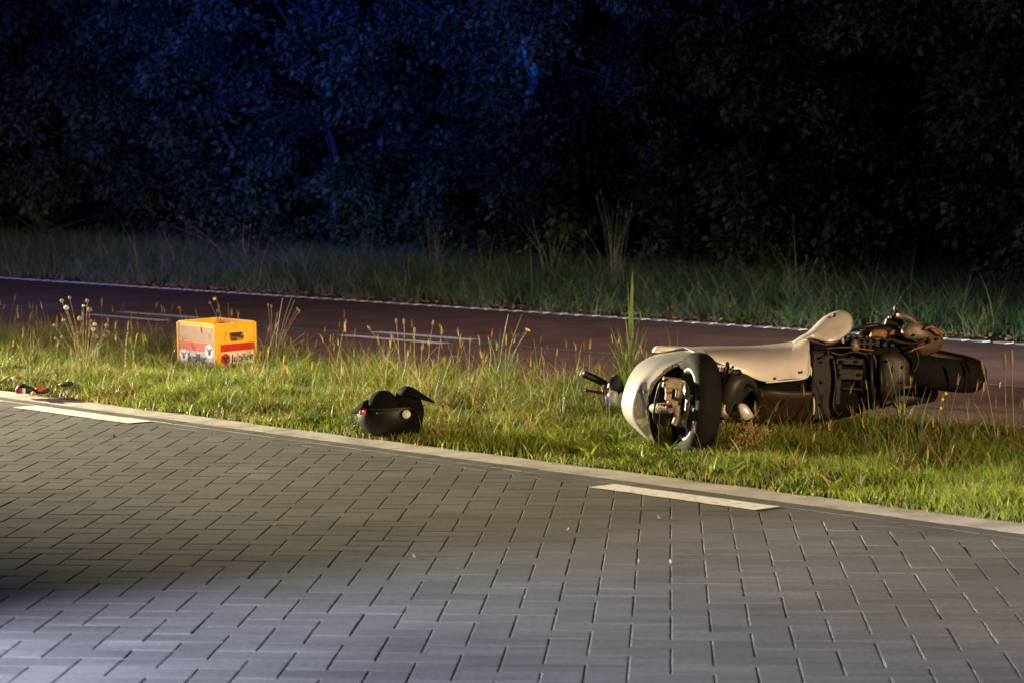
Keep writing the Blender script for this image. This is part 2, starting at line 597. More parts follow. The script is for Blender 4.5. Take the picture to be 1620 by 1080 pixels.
UX, UY = 0.1105, 0.1180
C1 = Matrix.Rotation(math.radians(-45.0), 3, 'Z') @ US
R1 = Vector((C1.y, -C1.x, 0))
o0 = ground(1061.7, 1023.7)
ORG = o0 - C1 * (3 * UY)
rects = []
for x in range(-75, 40):
    for y in range(-16, 90):
        d = (x - y) % 4
        if d == 0:
            c = ORG + R1 * ((x + 1) * UX) + C1 * ((y + .5) * UY); a = R1 * UX; b = C1 * (UY / 2)
        elif d == 3:
            c = ORG + R1 * ((x + .5) * UX) + C1 * ((y + 1) * UY); a = C1 * UY; b = R1 * (UX / 2)
        else:
            continue
        if c.dot(NT) > 7.15 or c.y < 3.2:
            continue
        q = abs(c.x) - c.y * 0.26
        if q > 0.7:
            continue
        rects.append((c, a, b))
bricks('paved_road', rects, 'grey concrete block road laid in herringbone', 6.985)
rects = []
for r_, tt in enumerate((7.038, 7.145)):
    s = 2.0 + 0.11 * r_
    while s < 20:
        rects.append((st(s, tt), US * 0.11, NT * 0.052))
        s += 0.221
bricks('paved_road_border', rects, 'two courses of grey blocks laid along the kerb')
sheet('joint_sand', mat('joint_sand', (0.085, 0.08, 0.07), 0.95, var=0.3, vscale=40), -30, 60, -30, 7.2, -0.0085, 'dark sand in the joints of the paving', ns=20, nt=20)
stripe('edge_line_dash', M_WHITE_LINE, 6.46, 7.37, 6.92, 7.062, 0.004, 'white edge dash on the paving in front of the scooter', 'edge dashes along the kerb')
stripe('edge_line_dash', M_WHITE_LINE, 10.75, 11.88, 6.915, 7.065, 0.004, 'white edge dash on the paving near the litter', 'edge dashes along the kerb')


# ------------------------------------------------------------------ grass
def blades(base, h, wid, lean, az, col, seg=3, curl=1.0):
    """base (n,3), h, wid, lean (n), az (n), col (n,3) -> arrays"""
    n = len(base)
    d = np.stack([np.cos(az), np.sin(az), np.zeros(n)], 1)
    az2 = rng.uniform(0, math.pi, n)
    side = np.stack([np.cos(az2), np.sin(az2), np.zeros(n)], 1)
    V = np.zeros((n, (seg + 1) * 2, 3))
    for k in range(seg + 1):
        f = k / seg
        c = base + d * (h * lean * f ** (1 + curl))[:, None]
        c[:, 2] += h * f * np.sqrt(np.clip(1 - (lean * f * 0.7) ** 2, .1, 1))
        wv = (wid * (1 - f ** 1.6) * 0.5 + 0.0003)[:, None]
        V[:, 2 * k] = c - side * wv
        V[:, 2 * k + 1] = c + side * wv
    nv = (seg + 1) * 2
    q = np.array([[2 * k, 2 * k + 1, 2 * k + 3, 2 * k + 2] for k in range(seg)])
    Q = (np.arange(n)[:, None, None] * nv + q[None]).reshape(-1, 4)
    return V.reshape(-1, 3), Q, np.repeat(col, nv, axis=0)


def join(parts):
    V, Q, C = [], [], []
    b = 0
    for v, q, c in parts:
        V.append(v); Q.append(q + b); C.append(c); b += len(v)
    return np.concatenate(V), np.concatenate(Q), np.concatenate(C)


def vnoise(x, y, sc, seed):
    """Smooth value noise in 0..1."""
    r = np.random.default_rng(seed)
    G = r.random((64, 64))
    x, y = x * sc, y * sc
    xi, yi = np.floor(x).astype(int), np.floor(y).astype(int)
    fx, fy = x - xi, y - yi
    fx, fy = fx * fx * (3 - 2 * fx), fy * fy * (3 - 2 * fy)
    a = G[xi % 64, yi % 64]; b = G[(xi + 1) % 64, yi % 64]; c = G[xi % 64, (yi + 1) % 64]; d = G[(xi + 1) % 64, (yi + 1) % 64]
    return (a * (1 - fx) + b * fx) * (1 - fy) + (c * (1 - fx) + d * fx) * fy


def st_np(s, t, z=0.0):
    V = s[:, None] * np.array(US) + t[:, None] * np.array(NT)
    V[:, 2] = z
    return V


def pal(n, cols, wts):
    i = rng.choice(len(cols), n, p=np.array(wts) / sum(wts))
    c = np.array(cols)[i] * rng.normal(1, 0.18, n).clip(.5, 1.6)[:, None]
    return c


GREEN, LIME, OLIVE, STRAW, BROWN, BLUEG = (0.105, 0.190, 0.024), (0.22, 0.275, 0.026), (0.20, 0.19, 0.032), (0.36, 0.28, 0.10), (0.19, 0.11, 0.045), (0.12, 0.17, 0.10)


def near_grass():
    P = []
    # turf
    n = 270000
    s = 4.6 + rng.random(n) ** 1.0 * 11.5
    t = 7.405 + rng.random(n) * 2.4
    cr_ = vnoise(s, t * 0, 4.0, 9)
    t = np.where(t < 7.5, t - .05 * (cr_ - .35), t)
    dn = vnoise(s, t, 3.0, 1)
    edge = np.clip((t - 7.42) / 0.35, 0, 1)
    keep = rng.random(n) < (0.35 + 0.65 * dn) * (0.55 + .45 * edge)
    s, t, dn, edge = s[keep], t[keep], dn[keep], edge[keep]
    n = len(s)
    clump = vnoise(s, t, 5.0, 2)
    flat = 1 - .82 * np.exp(-((s - 8.05) / .55) ** 2 - ((t - 7.8) / .36) ** 2)
    low = flat * (1 - 0.4 * np.clip((t - 8.7) / .5, 0, 1) * (1 - np.clip((s - 8.2) / 1.5, 0, 1))) * (1 - .45 * np.exp(-((s - 13.0) / .7) ** 2 - ((t - 8.8) / .45) ** 2))
    h = (0.030 + 0.090 * clump ** 1.6 + 0.03 * rng.random(n)) * (0.55 + .45 * edge) * low
    dry = vnoise(s, t, 1.6, 3)
    col = pal(n, [GREEN, LIME, OLIVE], [3, 3, 2])
    dm = rng.random(n) < np.clip((dry - 0.45) * 1.6, 0.06, 0.65)
    col[dm] = pal(int(dm.sum()), [STRAW, BROWN, OLIVE], [2, 2, 3])
    col = col * (0.62 + 0.85 * vnoise(s + 3, t, 1.3, 21) * (0.6 + .8 * vnoise(s, t, 4.2, 22)))[:, None]
    P.append(blades(st_np(s, t, -0.004), h, rng.uniform(.003, .0065, n), rng.uniform(.2, 1.1, n), rng.uniform(0, 2 * math.pi, n), col))
    # tufts of longer blades
    m = 1150
    ts, tt = rng.uniform(4.6, 16, m), 7.5 + rng.random(m) ** 0.8 * 2.3
    k = 26
    s = np.repeat(ts, k) + rng.normal(0, .035, m * k)
    t = np.repeat(tt, k) + rng.normal(0, .035, m * k)
    big = np.repeat(rng.uniform(.55, 1.15, m) * (0.55 + 0.45 * np.clip((tt - 7.5) / 1.2, 0, 1)), k)
    h = big * rng.uniform(.09, .27, m * k) * np.repeat((1 - 0.4 * np.clip((tt - 8.7) / .5, 0, 1) * (1 - np.clip((ts - 8.2) / 1.5, 0, 1))) * (1 - .5 * np.exp(-((ts - 13.0) / .7) ** 2 - ((tt - 8.8) / .45) ** 2)), k)
    ck = np.repeat(rng.random(m), k)
    col = pal(m * k, [GREEN, LIME, OLIVE, BLUEG], [3, 2, 2, 1])
    dm = (ck > 0.68) & (rng.random(m * k) < .7)
    col[dm] = pal(int(dm.sum()), [STRAW, BROWN], [3, 2])
    h = h * (1 - .85 * np.exp(-((s - 8.05) / .55) ** 2 - ((t - 7.8) / .36) ** 2))
    P.append(blades(st_np(s, t, -0.01), h, rng.uniform(.003, .006, m * k), rng.uniform(.2, 1.2, m * k), rng.uniform(0, 2 * math.pi, m * k), col, 4))
    # thin flowering stalks standing above the turf
    n = 480
    s, t = rng.uniform(4.6, 17, n), 7.7 + rng.random(n) ** .7 * 2.15
    h = rng.uniform(.18, .40, n) * (0.6 + .4 * np.clip((t - 7.6) / 1.2, 0, 1))
    col = pal(n, [STRAW, BROWN, OLIVE], [4, 2, 2])
    az = rng.uniform(0, 2 * math.pi, n)
    ln = rng.uniform(.05, .45, n)
    b = st_np(s, t, -0.01)
    P.append(blades(b, h, rng.uniform(.0016, .0026, n), ln, az, col, 4))
    # their seed heads: a bundle of short blades at the tip
    d = np.stack([np.cos(az), np.sin(az), np.zeros(n)], 1)
    tip = b + d * (h * ln * 0.8)[:, None]
    tip[:, 2] += h * 0.86
    for _ in range(4):
        P.append(blades(tip + rng.normal(0, .002, (n, 3)), rng.uniform(.03, .06, n), rng.uniform(.003, .005, n), ln + rng.normal(0, .12, n), az + rng.normal(0, .3, n), col * np.array([1.0, .9, .8]), 2))
    # broad-leaved weeds close to the ground
    m, k = 320, 9
    ws, wt = rng.uniform(4.8, 15, m), 7.5 + rng.random(m) * 2.2
    s, t = np.repeat(ws, k) + rng.normal(0, .01, m * k), np.repeat(wt, k) + rng.normal(0, .01, m * k)
    P.append(blades(st_np(s, t, -0.005), rng.uniform(.05, .12, m * k), rng.uniform(.012, .024, m * k), rng.uniform(.6, 1.2, m * k), rng.uniform(0, 2 * math.pi, m * k), pal(m * k, [GREEN, LIME, BROWN], [4, 2, 1]), 4))
    V, Q, C = join(P)
    o = link('verge_grass', np_mesh('verge_grass', V, Q, C), M_GRASS)
    tag(o, 'short sunless green and straw coloured grass on the strip between the roads'.replace('sunless ', ''), 'grass', None, 'stuff')


near_grass()


def far_grass():
    P = []
    m = 7500
    ts, tt = 8 + rng.random(m) * 40, 15.05 + rng.random(m) ** .8 * 5.0
    k = 24
    s = np.repeat(ts, k) + rng.normal(0, .07, m * k)
    t = np.repeat(tt, k) + rng.normal(0, .07, m * k)
    edge = np.clip((np.repeat(tt, k) - 14.95) / 1.6, 0, 1)
    h = np.repeat(rng.uniform(.7, 1.15, m), k) * rng.uniform(.22, .50, m * k) * (0.30 + .70 * edge)
    col = pal(m * k, [GREEN, (0.13, 0.165, 0.12), BLUEG, STRAW], [3, 3, 3, 1])
    P.append(blades(st_np(s, t, -0.01), h, rng.uniform(.003, .006, m * k), rng.uniform(.3, 1.5, m * k), rng.uniform(0, 2 * math.pi, m * k), col, 4))
    n = 420
    s, t = rng.uniform(8, 46, n), 15.6 + rng.random(n) * 4
    h = rng.uniform(.45, .78, n)
    P.append(blades(st_np(s, t, -.01), h, rng.uniform(.003, .0045, n), rng.uniform(.05, .4, n), rng.uniform(0, 2 * math.pi, n), pal(n, [STRAW, BROWN], [3, 1]), 4))
    V, Q, C = join(P)
    o = link('far_verge_grass', np_mesh('far_verge_grass', V, Q, C), M_GRASS)
    tag(o, 'long dim grass along the far side of the red road under the trees', 'grass', None, 'stuff')


far_grass()


def leaf_litter():
    n = 1500
    s = rng.uniform(7, 24, n)
    t = 15.0 + np.abs(rng.normal(0, .16, n))
    n2 = 260
    s = np.concatenate([s, rng.uniform(5, 9.5, n2)])
    t = np.concatenate([t, 9.78 + rng.normal(0, .09, n2)])
    n = n + n2
    b = st_np(s, t, 0.008)
    b[:, 2] += rng.random(n) * .02
    V, Q, C = blades(b, rng.uniform(.015, .03, n), rng.uniform(.02, .04, n), rng.uniform(1.0, 1.9, n), rng.uniform(0, 2 * math.pi, n), pal(n, [(0.26, .10, .035), (0.33, .17, .08), (0.14, .06, .03)], [3, 2, 2]), 3)
    o = link('leaf_litter', np_mesh('leaf_litter', V, Q, C), M_DRYLEAF)
    tag(o, 'brown fallen leaves lying along the edges of the red road', 'leaves', None, 'stuff')


leaf_litter()


# ------------------------------------------------------------------ trees
def crown_mesh(name, seed, H, R, nclump, nleaf, tint):
    r = np.random.default_rng(seed)
    # leaf clumps hang on twigs round the crown's volume, from near the ground to the top
    u = r.random(nclump)
    z = 0.25 + u ** 0.9 * (H - 0.4)
    prof = R * (0.80 + 0.30 * np.sin(np.clip(z / H, 0, 1) * math.pi * .9)) * r.uniform(.8, 1.12, nclump)
    a = r.uniform(0, 2 * math.pi, nclump)
    rad = prof * np.sqrt(r.uniform(.30, 1.0, nclump))
    C = np.stack([rad * np.cos(a), rad * np.sin(a), z], 1)
    size = r.uniform(.16, .52, nclump)
    ci = r.choice(nclump, nleaf, p=(size ** 1.6) / (size ** 1.6).sum())
    off = r.normal(0, 1, (nleaf, 3))
    off /= np.linalg.norm(off, axis=1)[:, None]
    off *= (r.random(nleaf) ** .45)[:, None] * size[ci][:, None] * np.array([1, 1, .62])
    P = C[ci] + off
    # droop of the outer leaves
    P[:, 2] -= 0.12 * (np.hypot(off[:, 0], off[:, 1]) / size[ci]) ** 2 * size[ci]
    P[:, 2] = np.clip(P[:, 2], .08, None)
    L = r.uniform(.045, .125, nleaf)
    W = L * r.uniform(.5, .72, nleaf)
    d = off * np.array([1, 1, .4]) + r.normal(0, .12, (nleaf, 3))
    d[:, 2] -= .10
    d /= np.linalg.norm(d, axis=1)[:, None]
    up = r.normal(0, .45, (nleaf, 3)) + np.array([0, 0, 1.0]) + off * 1.2
    sd = np.cross(d, up)
    sd /= np.linalg.norm(sd, axis=1)[:, None] + 1e-9
    nn = np.cross(sd, d)
    V = np.zeros((nleaf, 6, 3))
    fold = (W * .18)[:, None] * nn
    V[:, 0] = P
    V[:, 1] = P + d * (L * .5)[:, None] - sd * (W * .5)[:, None] + fold
    V[:, 2] = P + d * (L * .45)[:, None]
    V[:, 3] = P + d * (L * .5)[:, None] + sd * (W * .5)[:, None] + fold
    V[:, 4] = P + d * L[:, None] - nn * (L * .12)[:, None]
    V[:, 5] = P + d * (L * .8)[:, None]
    q = np.array([[0, 1, 4, 2], [0, 2, 4, 3]])
    V = V[:, :5]
    Q = (np.arange(nleaf)[:, None, None] * 5 + q[None]).reshape(-1, 4)
    cc = r.uniform(.4, 1.6, nclump)[ci]
    col = np.array(tint)[None] * (cc * r.normal(1, .2, nleaf).clip(.4, 1.7))[:, None]
    return np_mesh(name, V.reshape(-1, 3), Q, np.repeat(col, 5, axis=0)), C


def trunk_mesh(name, seed, H, C):
    rr = random.Random(seed)
    mb = MB()
    path = [Vector((0, 0, -.1))]
    for k in range(1, 8):
        path.append(Vector((rr.uniform(-.12, .12) * k / 3, rr.uniform(-.12, .12) * k / 3, H * k / 8)))
    mb.tube(catmull(path, 14), [0.085 * (1 - .85 * k / 13) + .012 for k in range(14)], 9)
    for i in rr.sample(range(len(C)), min(46, len(C))):
        tip = Vector(C[i])
        z0 = max(.3, min(H * .8, tip.z * rr.uniform(.55, .9)))
        k = min(6, int(z0 / H * 8))
        b = path[k].lerp(path[k + 1], .5)
        mid = b.lerp(tip, .55) + Vector((rr.uniform(-.15, .15), rr.uniform(-.15, .15), rr.uniform(.0, .2)))
        end = tip + Vector((rr.uniform(-.2, .2), rr.uniform(-.2, .2), rr.uniform(-.35, .15)))
        mb.tube(catmull([b, mid, tip, end], 9), [.022, .019, .016, .013, .010, .008, .006, .004, .0025], 5)
    me = mb.build(name, M_BARK)
    m = me.data
    bpy.data.objects.remove(me)
    return m


TREE_KINDS = []
for i, (H, R, tint) in enumerate([(5.2, 1.7, (.042, .066, .026)), (4.6, 1.5, (.055, .08, .028)), (5.6, 1.85, (.04, .062, .03)), (4.9, 1.6, (.06, .075, .03))]):
    cm, C = crown_mesh('tree_crown', 40 + i, H, R, 130, 26000, tint)
    TREE_KINDS.append((cm, trunk_mesh('tree_trunk', 60 + i, H, C)))


def tree(kind, s, t, rot, sc, label):
    p = st(s, t, -.02)
    root = empty('broadleaf_tree', p, label, 'tree', 'dark trees beyond the far verge')
    root.rotation_euler = (0, 0, rot)
    root.scale = (sc, sc, sc)
    for nm, me, m in (('crown', TREE_KINDS[kind][0], M_LEAF), ('trunk', TREE_KINDS[kind][1], M_BARK)):
        if not me.materials:
            me.materials.append(m)
        o = bpy.data.objects.new(nm, me)
        COL.objects.link(o)
        o.parent = root
    return root


TL = 'dark leafy tree in the unlit row behind the far grass verge'
tr = random.Random(11)
s = 8.0
i = 0
while s < 44:
    tree(i % 4, s, 19.6 + tr.uniform(-.45, .5), tr.uniform(0, 6.28), tr.uniform(.9, 1.12), TL)
    s += tr.uniform(1.5, 2.1)
    i += 1
s = 9.0
while s < 52:
    tree((i + 2) % 4, s, 22.4 + tr.uniform(-.5, .5), tr.uniform(0, 6.28), tr.uniform(1.1, 1.35), TL)
    s += tr.uniform(2.0, 2.8)
    i += 1


# ------------------------------------------------------------------ wild plants one can tell apart
def stems(root, paths, r, m, name='stem'):
    n = 8
    for p in paths:
        MB().tube(catmull(p, n), [r * (1 - .5 * k / (n - 1)) for k in range(n)], 5).build(name, m, root)


def head(root, c, r, m, name='seed_head', ry=None, d=None, label=None):
    mb = MB()
    R = Matrix.Identity(3)
    if d is not None:
        R = Vector((0, 0, 1)).rotation_difference(Vector(d).normalized()).to_matrix()
    mb.ellipsoid(c, r, r, ry or r, R, 10, 7)
    return mb.build(name, m, root, label=label)


def blade_path(base, tip, bend=0.12):
    b, t = Vector(base), Vector(tip)
    mid = b.lerp(t, .5) + Vector(((b.x - t.x) * bend, random.uniform(-.03, .03), (t - b).length * .06))
    return [b, mid, t]


def leafy(root, list_bt, wid, cols, name='leaf_blade'):
    """Flat arching blades from base to tip as one part."""
    V, Q, C = [], [], []
    for (b, t) in list_bt:
        pts = catmull(blade_path(b, t, random.uniform(.05, .25)), 7)
        sd = Vector((1, random.uniform(-.6, .6), 0)).normalized()
        col = np.array(random.choice(cols)) * random.uniform(.8, 1.2)
        base = len(V)
        for k, p in enumerate(pts):
            ww = wid * (1 - (k / 6) ** 1.8) * .5 + .0006
            V += [p - sd * ww, p + sd * ww]
            C += [col, col]
        for k in range(6):
            Q.append((base + 2 * k, base + 2 * k + 1, base + 2 * k + 3, base + 2 * k + 2))
    me = np_mesh(name, np.array([tuple(v) for v in V]), np.array(Q), np.array(C))
    return link(name, me, M_GRASS, root)


def px_plant(name, bx, by, label, cat='plant', group=None):
    g = ground(bx, by)
    return empty(name, g, label, cat, group), g.y


# dried flower plant with white round seed heads (far left)
root, Y = px_plant('seed_head_plant', 132, 592, 'dried plant with round whitish seed heads standing left of the yellow crate')
hd = [(98, 476, 3), (105, 487, 4), (110, 471, 2.5), (138, 476, 3), (132, 484, 2.5), (142, 490, 4), (127, 504, 4), (101, 507, 3), (87, 515, 3), (143, 508, 3), (150, 513, 3),
      (148, 521, 3), (149, 531, 3), (152, 533, 3.5), (166, 531, 2.5), (169, 515, 3), (171, 526, 3), (88, 535, 2.5), (99, 534, 3), (121, 527, 4), (156, 545, 2.5), (139, 555, 2)]
paths = []
for k, (x, y, r) in enumerate(hd):
    dy = random.uniform(-.12, .12)
    tip = at(x, y, Y + dy)
    b = at(132 + (x - 128) * .25, 590, Y)
    b.z = 0
    paths.append([b, b.lerp(tip, .5) + Vector((-(tip.x - b.x) * .12, dy * .3, .02)), tip])
stems(root, paths, .0021, M_STEM)
for k, (x, y, r) in enumerate(hd):
    head(root, paths[k][2], r * .0041, M_WHITESEED if k in (1, 4, 10, 11) else M_SEED)

# dry stalks right of the crate
root, Y = px_plant('dry_stalk_tuft', 434, 571, 'spreading tuft of dry stalks just right of the yellow crate')
paths = []
for (x, y) in [(424, 483), (429, 485), (438, 494), (447, 472), (462, 468), (466, 475), (470, 489), (473, 492), (410, 535), (482, 527), (484, 536), (452, 520)]:
    b = at(434 + (x - 445) * .22, 571, Y); b.z = 0
    tip = at(x, y, Y + random.uniform(-.1, .1))
    paths.append(blade_path(b, tip, .1))
stems(root, paths[:3] + paths[4:], .0026, M_STEM)
stems(root, paths[3:4], .0032, M_PALESTEM)
for k in (0, 1, 6, 7):
    head(root, paths[k][2], .007, M_SEED, ry=.014)

# plantain stalks behind the helmet
root, Y = px_plant('plantain', 652, 612, 'plantain with tall stalks and brown heads behind the black helmet')
pl = [((621, 593), (584, 519)), ((640, 600), (621, 534)), ((633, 598), (627, 508)), ((642, 600), (639, 509)), ((655, 600), (656, 522)), ((675, 595), (685, 511)), ((665, 600), (668, 550)), ((660, 598), (693, 548)), ((690, 600), (699, 525)), ((700, 560), (729, 570)), ((742, 596), (744, 538))]
paths = [blade_path(at(*a, Y), at(*b, Y + random.uniform(-.1, .1)), .05) for a, b in pl]
for p in paths:
    p[0].z = 0
stems(root, paths, .0024, M_STEM)
for k, p in enumerate(paths):
    if k not in (7, 9):
        head(root, p[2], .0068, M_SEED, ry=.019, d=p[2] - p[1])
leafy(root, [(Vector((g0.x, g0.y, 0)), Vector((g0.x + random.uniform(-.16, .16), g0.y + random.uniform(-.1, .1), random.uniform(.1, .2)))) for g0 in [ground(652 + random.uniform(-25, 25), 610) for _ in range(22)]], .014, [GREEN, LIME, OLIVE])


def grass_clump(name, bx, by, tips, wid, cols, label, n_extra=0, spread=14, group=None, by_of=None):
    root, Y = px_plant(name, bx, by, label, 'plant', group)
    L = []
    for (x, y) in tips:
        b = at(bx + (x - bx) * .18 + random.uniform(-4, 4), by, Y); b.z = 0
        L.append((b, at(x, y, Y + random.uniform(-.08, .08))))
    for _ in range(n_extra):
        b = at(bx + random.gauss(0, spread * .4), by, Y + random.uniform(-.08, .08)); b.z = 0
        tx, ty = random.choice(tips)
        f = random.uniform(.25, .75)
        L.append((b, at(bx + (tx - bx) * f * 1.3 + random.gauss(0, spread * .6), by + (ty - by) * f, Y + random.uniform(-.1, .1))))
    leafy(root, L, wid, cols)
    return root, Y


GC = [(0.13, 0.19, 0.05), (0.10, 0.17, 0.05), (0.17, 0.19, 0.08)]
r_, Y = grass_clump('tall_grass_clump', 789, 616, [(804, 497), (826, 497), (832, 520), (792, 519), (772, 531), (812, 530), (798, 540)], .006, GC + [BLUEG], 'tall thin grass clump standing between the helmet and the scooter', 40, 18)
stems(r_, [blade_path(at(786, 612, Y), at(804, 497, Y), .05), blade_path(at(792, 612, Y), at(835, 522, Y), .05), blade_path(at(782, 612, Y), at(772, 531, Y), .05)], .0022, M_PALESTEM)
head(r_, at(835, 522, Y), .007, M_YEL, 'seed_head', ry=.016, d=(1, 0, -.6))
r_, Y = grass_clump('tall_grass_clump', 996, 622, [(1000, 427), (1001, 430), (999, 440), (1002, 452), (993, 448), (1001, 470), (989, 498), (965, 515), (962, 542), (1013, 498), (1018, 527), (1010, 520), (975, 530), (985, 560)], .011, GC, 'tallest broad bladed grass clump rising behind the silver fairing', 60, 26)
r_, Y = grass_clump('tall_grass_clump', 906, 640, [(920, 544), (884, 562), (897, 549), (913, 600), (930, 585), (890, 590)], .007, GC + [STRAW], 'loose grass clump left of the handlebar grip', 40, 22)
r_, Y = grass_clump('tall_grass_clump', 1066, 600, [(1050, 507), (1056, 520), (1073, 525), (1044, 530)], .008, GC, 'small grass clump showing above the silver fairing', 14, 10)
r_, Y = grass_clump('tall_grass_clump', 848, 616, [(844, 534), (838, 550), (856, 560), (836, 575)], .006, GC, 'thin grass clump halfway between the helmet and the grip', 18, 12)
r_, Y = grass_clump('tall_grass_clump', 1447, 716, [(1466, 610), (1474, 616), (1458, 630), (1436, 650), (1478, 650)], .011, GC, 'leafy grass clump in front of the rear tyre', 26, 14)
r_, Y = grass_clump('tall_grass_clump', 1378, 715, [(1372, 610), (1362, 628), (1390, 640), (1384, 625), (1350, 650)], .010, GC + [STRAW], 'grass clump in front of the engine block', 24, 14)
r_, Y = grass_clump('tall_grass_clump', 1428, 712, [(1424, 570), (1430, 585), (1414, 600), (1404, 566)], .008, GC, 'slender grass clump crossing the inner end of the rear tyre', 8, 8)
# dry reeds right of the rear tyre
root, Y = px_plant('dry_reed', 1592, 702, 'three dry upright seed stalks at the right edge beside the rear tyre')
paths = [blade_path(ground(1577, 702), at(1555, 581, Y), .06), blade_path(ground(1594, 702), at(1590, 572, Y), .04), blade_path(ground(1605, 702), at(1601, 566, Y), .04), blade_path(ground(1570, 702), at(1540, 634, Y), .04)]
stems(root, paths, .0032, M_STEM)
for p in paths[:3]:
    head(root, p[2], .0075, M_SEED, ry=.045, d=p[2] - p[1])
# yellow flower by the rear tyre
root, Y = px_plant('yellow_flower_weed', 1500, 705, 'small weed with yellowish flower heads below the rear tyre')
paths = [blade_path(ground(1500, 705), at(1491, 631, Y), .1), blade_path(ground(1498, 705), at(1488, 645, Y), .1), blade_path(ground(1503, 705), at(1496, 622, Y), .1)]
stems(root, paths, .0022, M_GSTEM)
for p in paths:
    head(root, p[2], .009, M_YEL, 'flower_head')


def dock(bx, by, label, spread, topy, n):
    root, Y = px_plant('dock_plant', bx, by, label)
    paths, seeds = [], MB()
    for _ in range(n):
        x = bx + random.uniform(-spread, spread)
        tip = at(x, topy + random.uniform(0, (by - topy) * .4), Y + random.uniform(-.12, .1))
        b = Vector((tip.x * .97 + random.uniform(-.03, .03), tip.y, 0))
        paths.append([b, b.lerp(tip, .5) + Vector((random.uniform(-.02, .02), 0, 0)), tip])
        for q in range(16):
            f = random.uniform(.35, 1.0)
            c = b.lerp(tip, f) + Vector((random.gauss(0, .016), random.gauss(0, .016), random.gauss(0, .008)))
            rr = random.uniform(.002, .0048)
            seeds.ellipsoid(c, rr, rr, rr * 1.2, None, 5, 4)
    stems(root, paths, .0016, M_STEM)
    tag(seeds.build('seed_spray', M_RUST, root, False), kind='stuff')


dock(1190, 722, 'rust brown seeding weed in front of the scooter just right of its front wheel', 34, 664, 17)
dock(686, 694, 'small rusty brown seeding weed close to the right side of the black helmet', 10, 672, 6)
dock(940, 668, 'low rusty brown seeding weed below the handlebar grip', 42, 634, 15)

# green foxtail by the kerb, far left
root, Y = px_plant('foxtail_weed', 48, 625, 'bright green foxtail weed standing in front of the red litter at the kerb')
stems(root, [[ground(48, 625), at(48, 605, Y), at(49, 582, Y)]], .0035, M_GSTEM)
head(root, at(49, 586, Y), .007, M_GSTEM, 'seed_head', ry=.034)
leafy(root, [(at(47, 622, Y), at(x, y, Y + random.uniform(-.05, .05))) for (x, y) in [(40, 612), (36, 618), (60, 615), (66, 620), (72, 625), (58, 622), (44, 604), (54, 606)]], .013, [(.16, .26, .05)])
# yellow flower behind the crate
root, Y = px_plant('yellow_flower_weed', 358, 552, 'thin weed with one small yellow flower rising behind the yellow crate')
paths = [blade_path(ground(358, 552), at(341, 467, Y), .08), blade_path(ground(356, 552), at(332, 479, Y), .08), blade_path(ground(362, 552), at(361, 480, Y), .03), blade_path(ground(322, 552), at(309, 489, Y), .03), blade_path(ground(297, 552), at(283, 487, Y), .03)]
stems(root, paths, .0021, M_STEM)
head(root, at(339, 473, Y), .012, M_YEL, 'flower_head', label='small yellow flower head')
for k in (1, 4):
    head(root, paths[k][2], .010, M_SEED)
# tall stalk fans on the far verge
for (bx, by, tips, lab) in [
    (690, 457, [(675, 332), (684, 345), (693, 338), (700, 352), (715, 363), (668, 350), (704, 372)], 'fan of tall pale stalks on the far verge above the middle of the picture'),
    (872, 467, [(843, 342), (858, 360), (882, 354), (893, 372), (868, 370), (818, 350)], 'loose fan of pale stalks on the far verge between two denser ones'),
    (972, 473, [(943, 297), (952, 310), (961, 318), (972, 314), (982, 322), (990, 318), (1008, 301), (919, 358), (966, 330), (996, 335)], 'tallest dense fan of pale stalks on the far verge'),
    (384, 440, [(387, 345), (380, 360), (392, 366), (277, 340)], 'few thin stalks on the far verge above the yellow crate'),
    (1266, 489, [(1262, 347), (1272, 400), (1222, 388), (1287, 400)], 'few thin brown stalks on the far verge above the scooter tail')]:
    root, Y = px_plant('tall_stalk_fan', bx, by, lab)
    paths = []
    for (x, y) in tips:
        for _ in range(2):
            b = at(bx + (x - bx) * .12 + random.uniform(-8, 8), by, Y); b.z = 0
            paths.append(blade_path(b, at(x + random.uniform(-9, 9), y + random.uniform(-6, 30), Y + random.uniform(-.1, .1)), random.uniform(.02, .3)))
    stems(root, paths, .0019, M_STEM)
    for p in paths[::3]:
        head(root, p[2], .006, M_SEED, ry=.03, d=p[2] - p[1])
#@@OBJECTS

# ------------------------------------------------------------------ the scooter lying on its side
def px(pts, Y=None):
    return [at(p[0], p[1], p[2] if len(p) > 2 else Y) for p in pts]


SCO = empty('motor_scooter', (0.9, 11.6, 0), 'silver and cream motor scooter lying on its side in the grass', 'scooter')


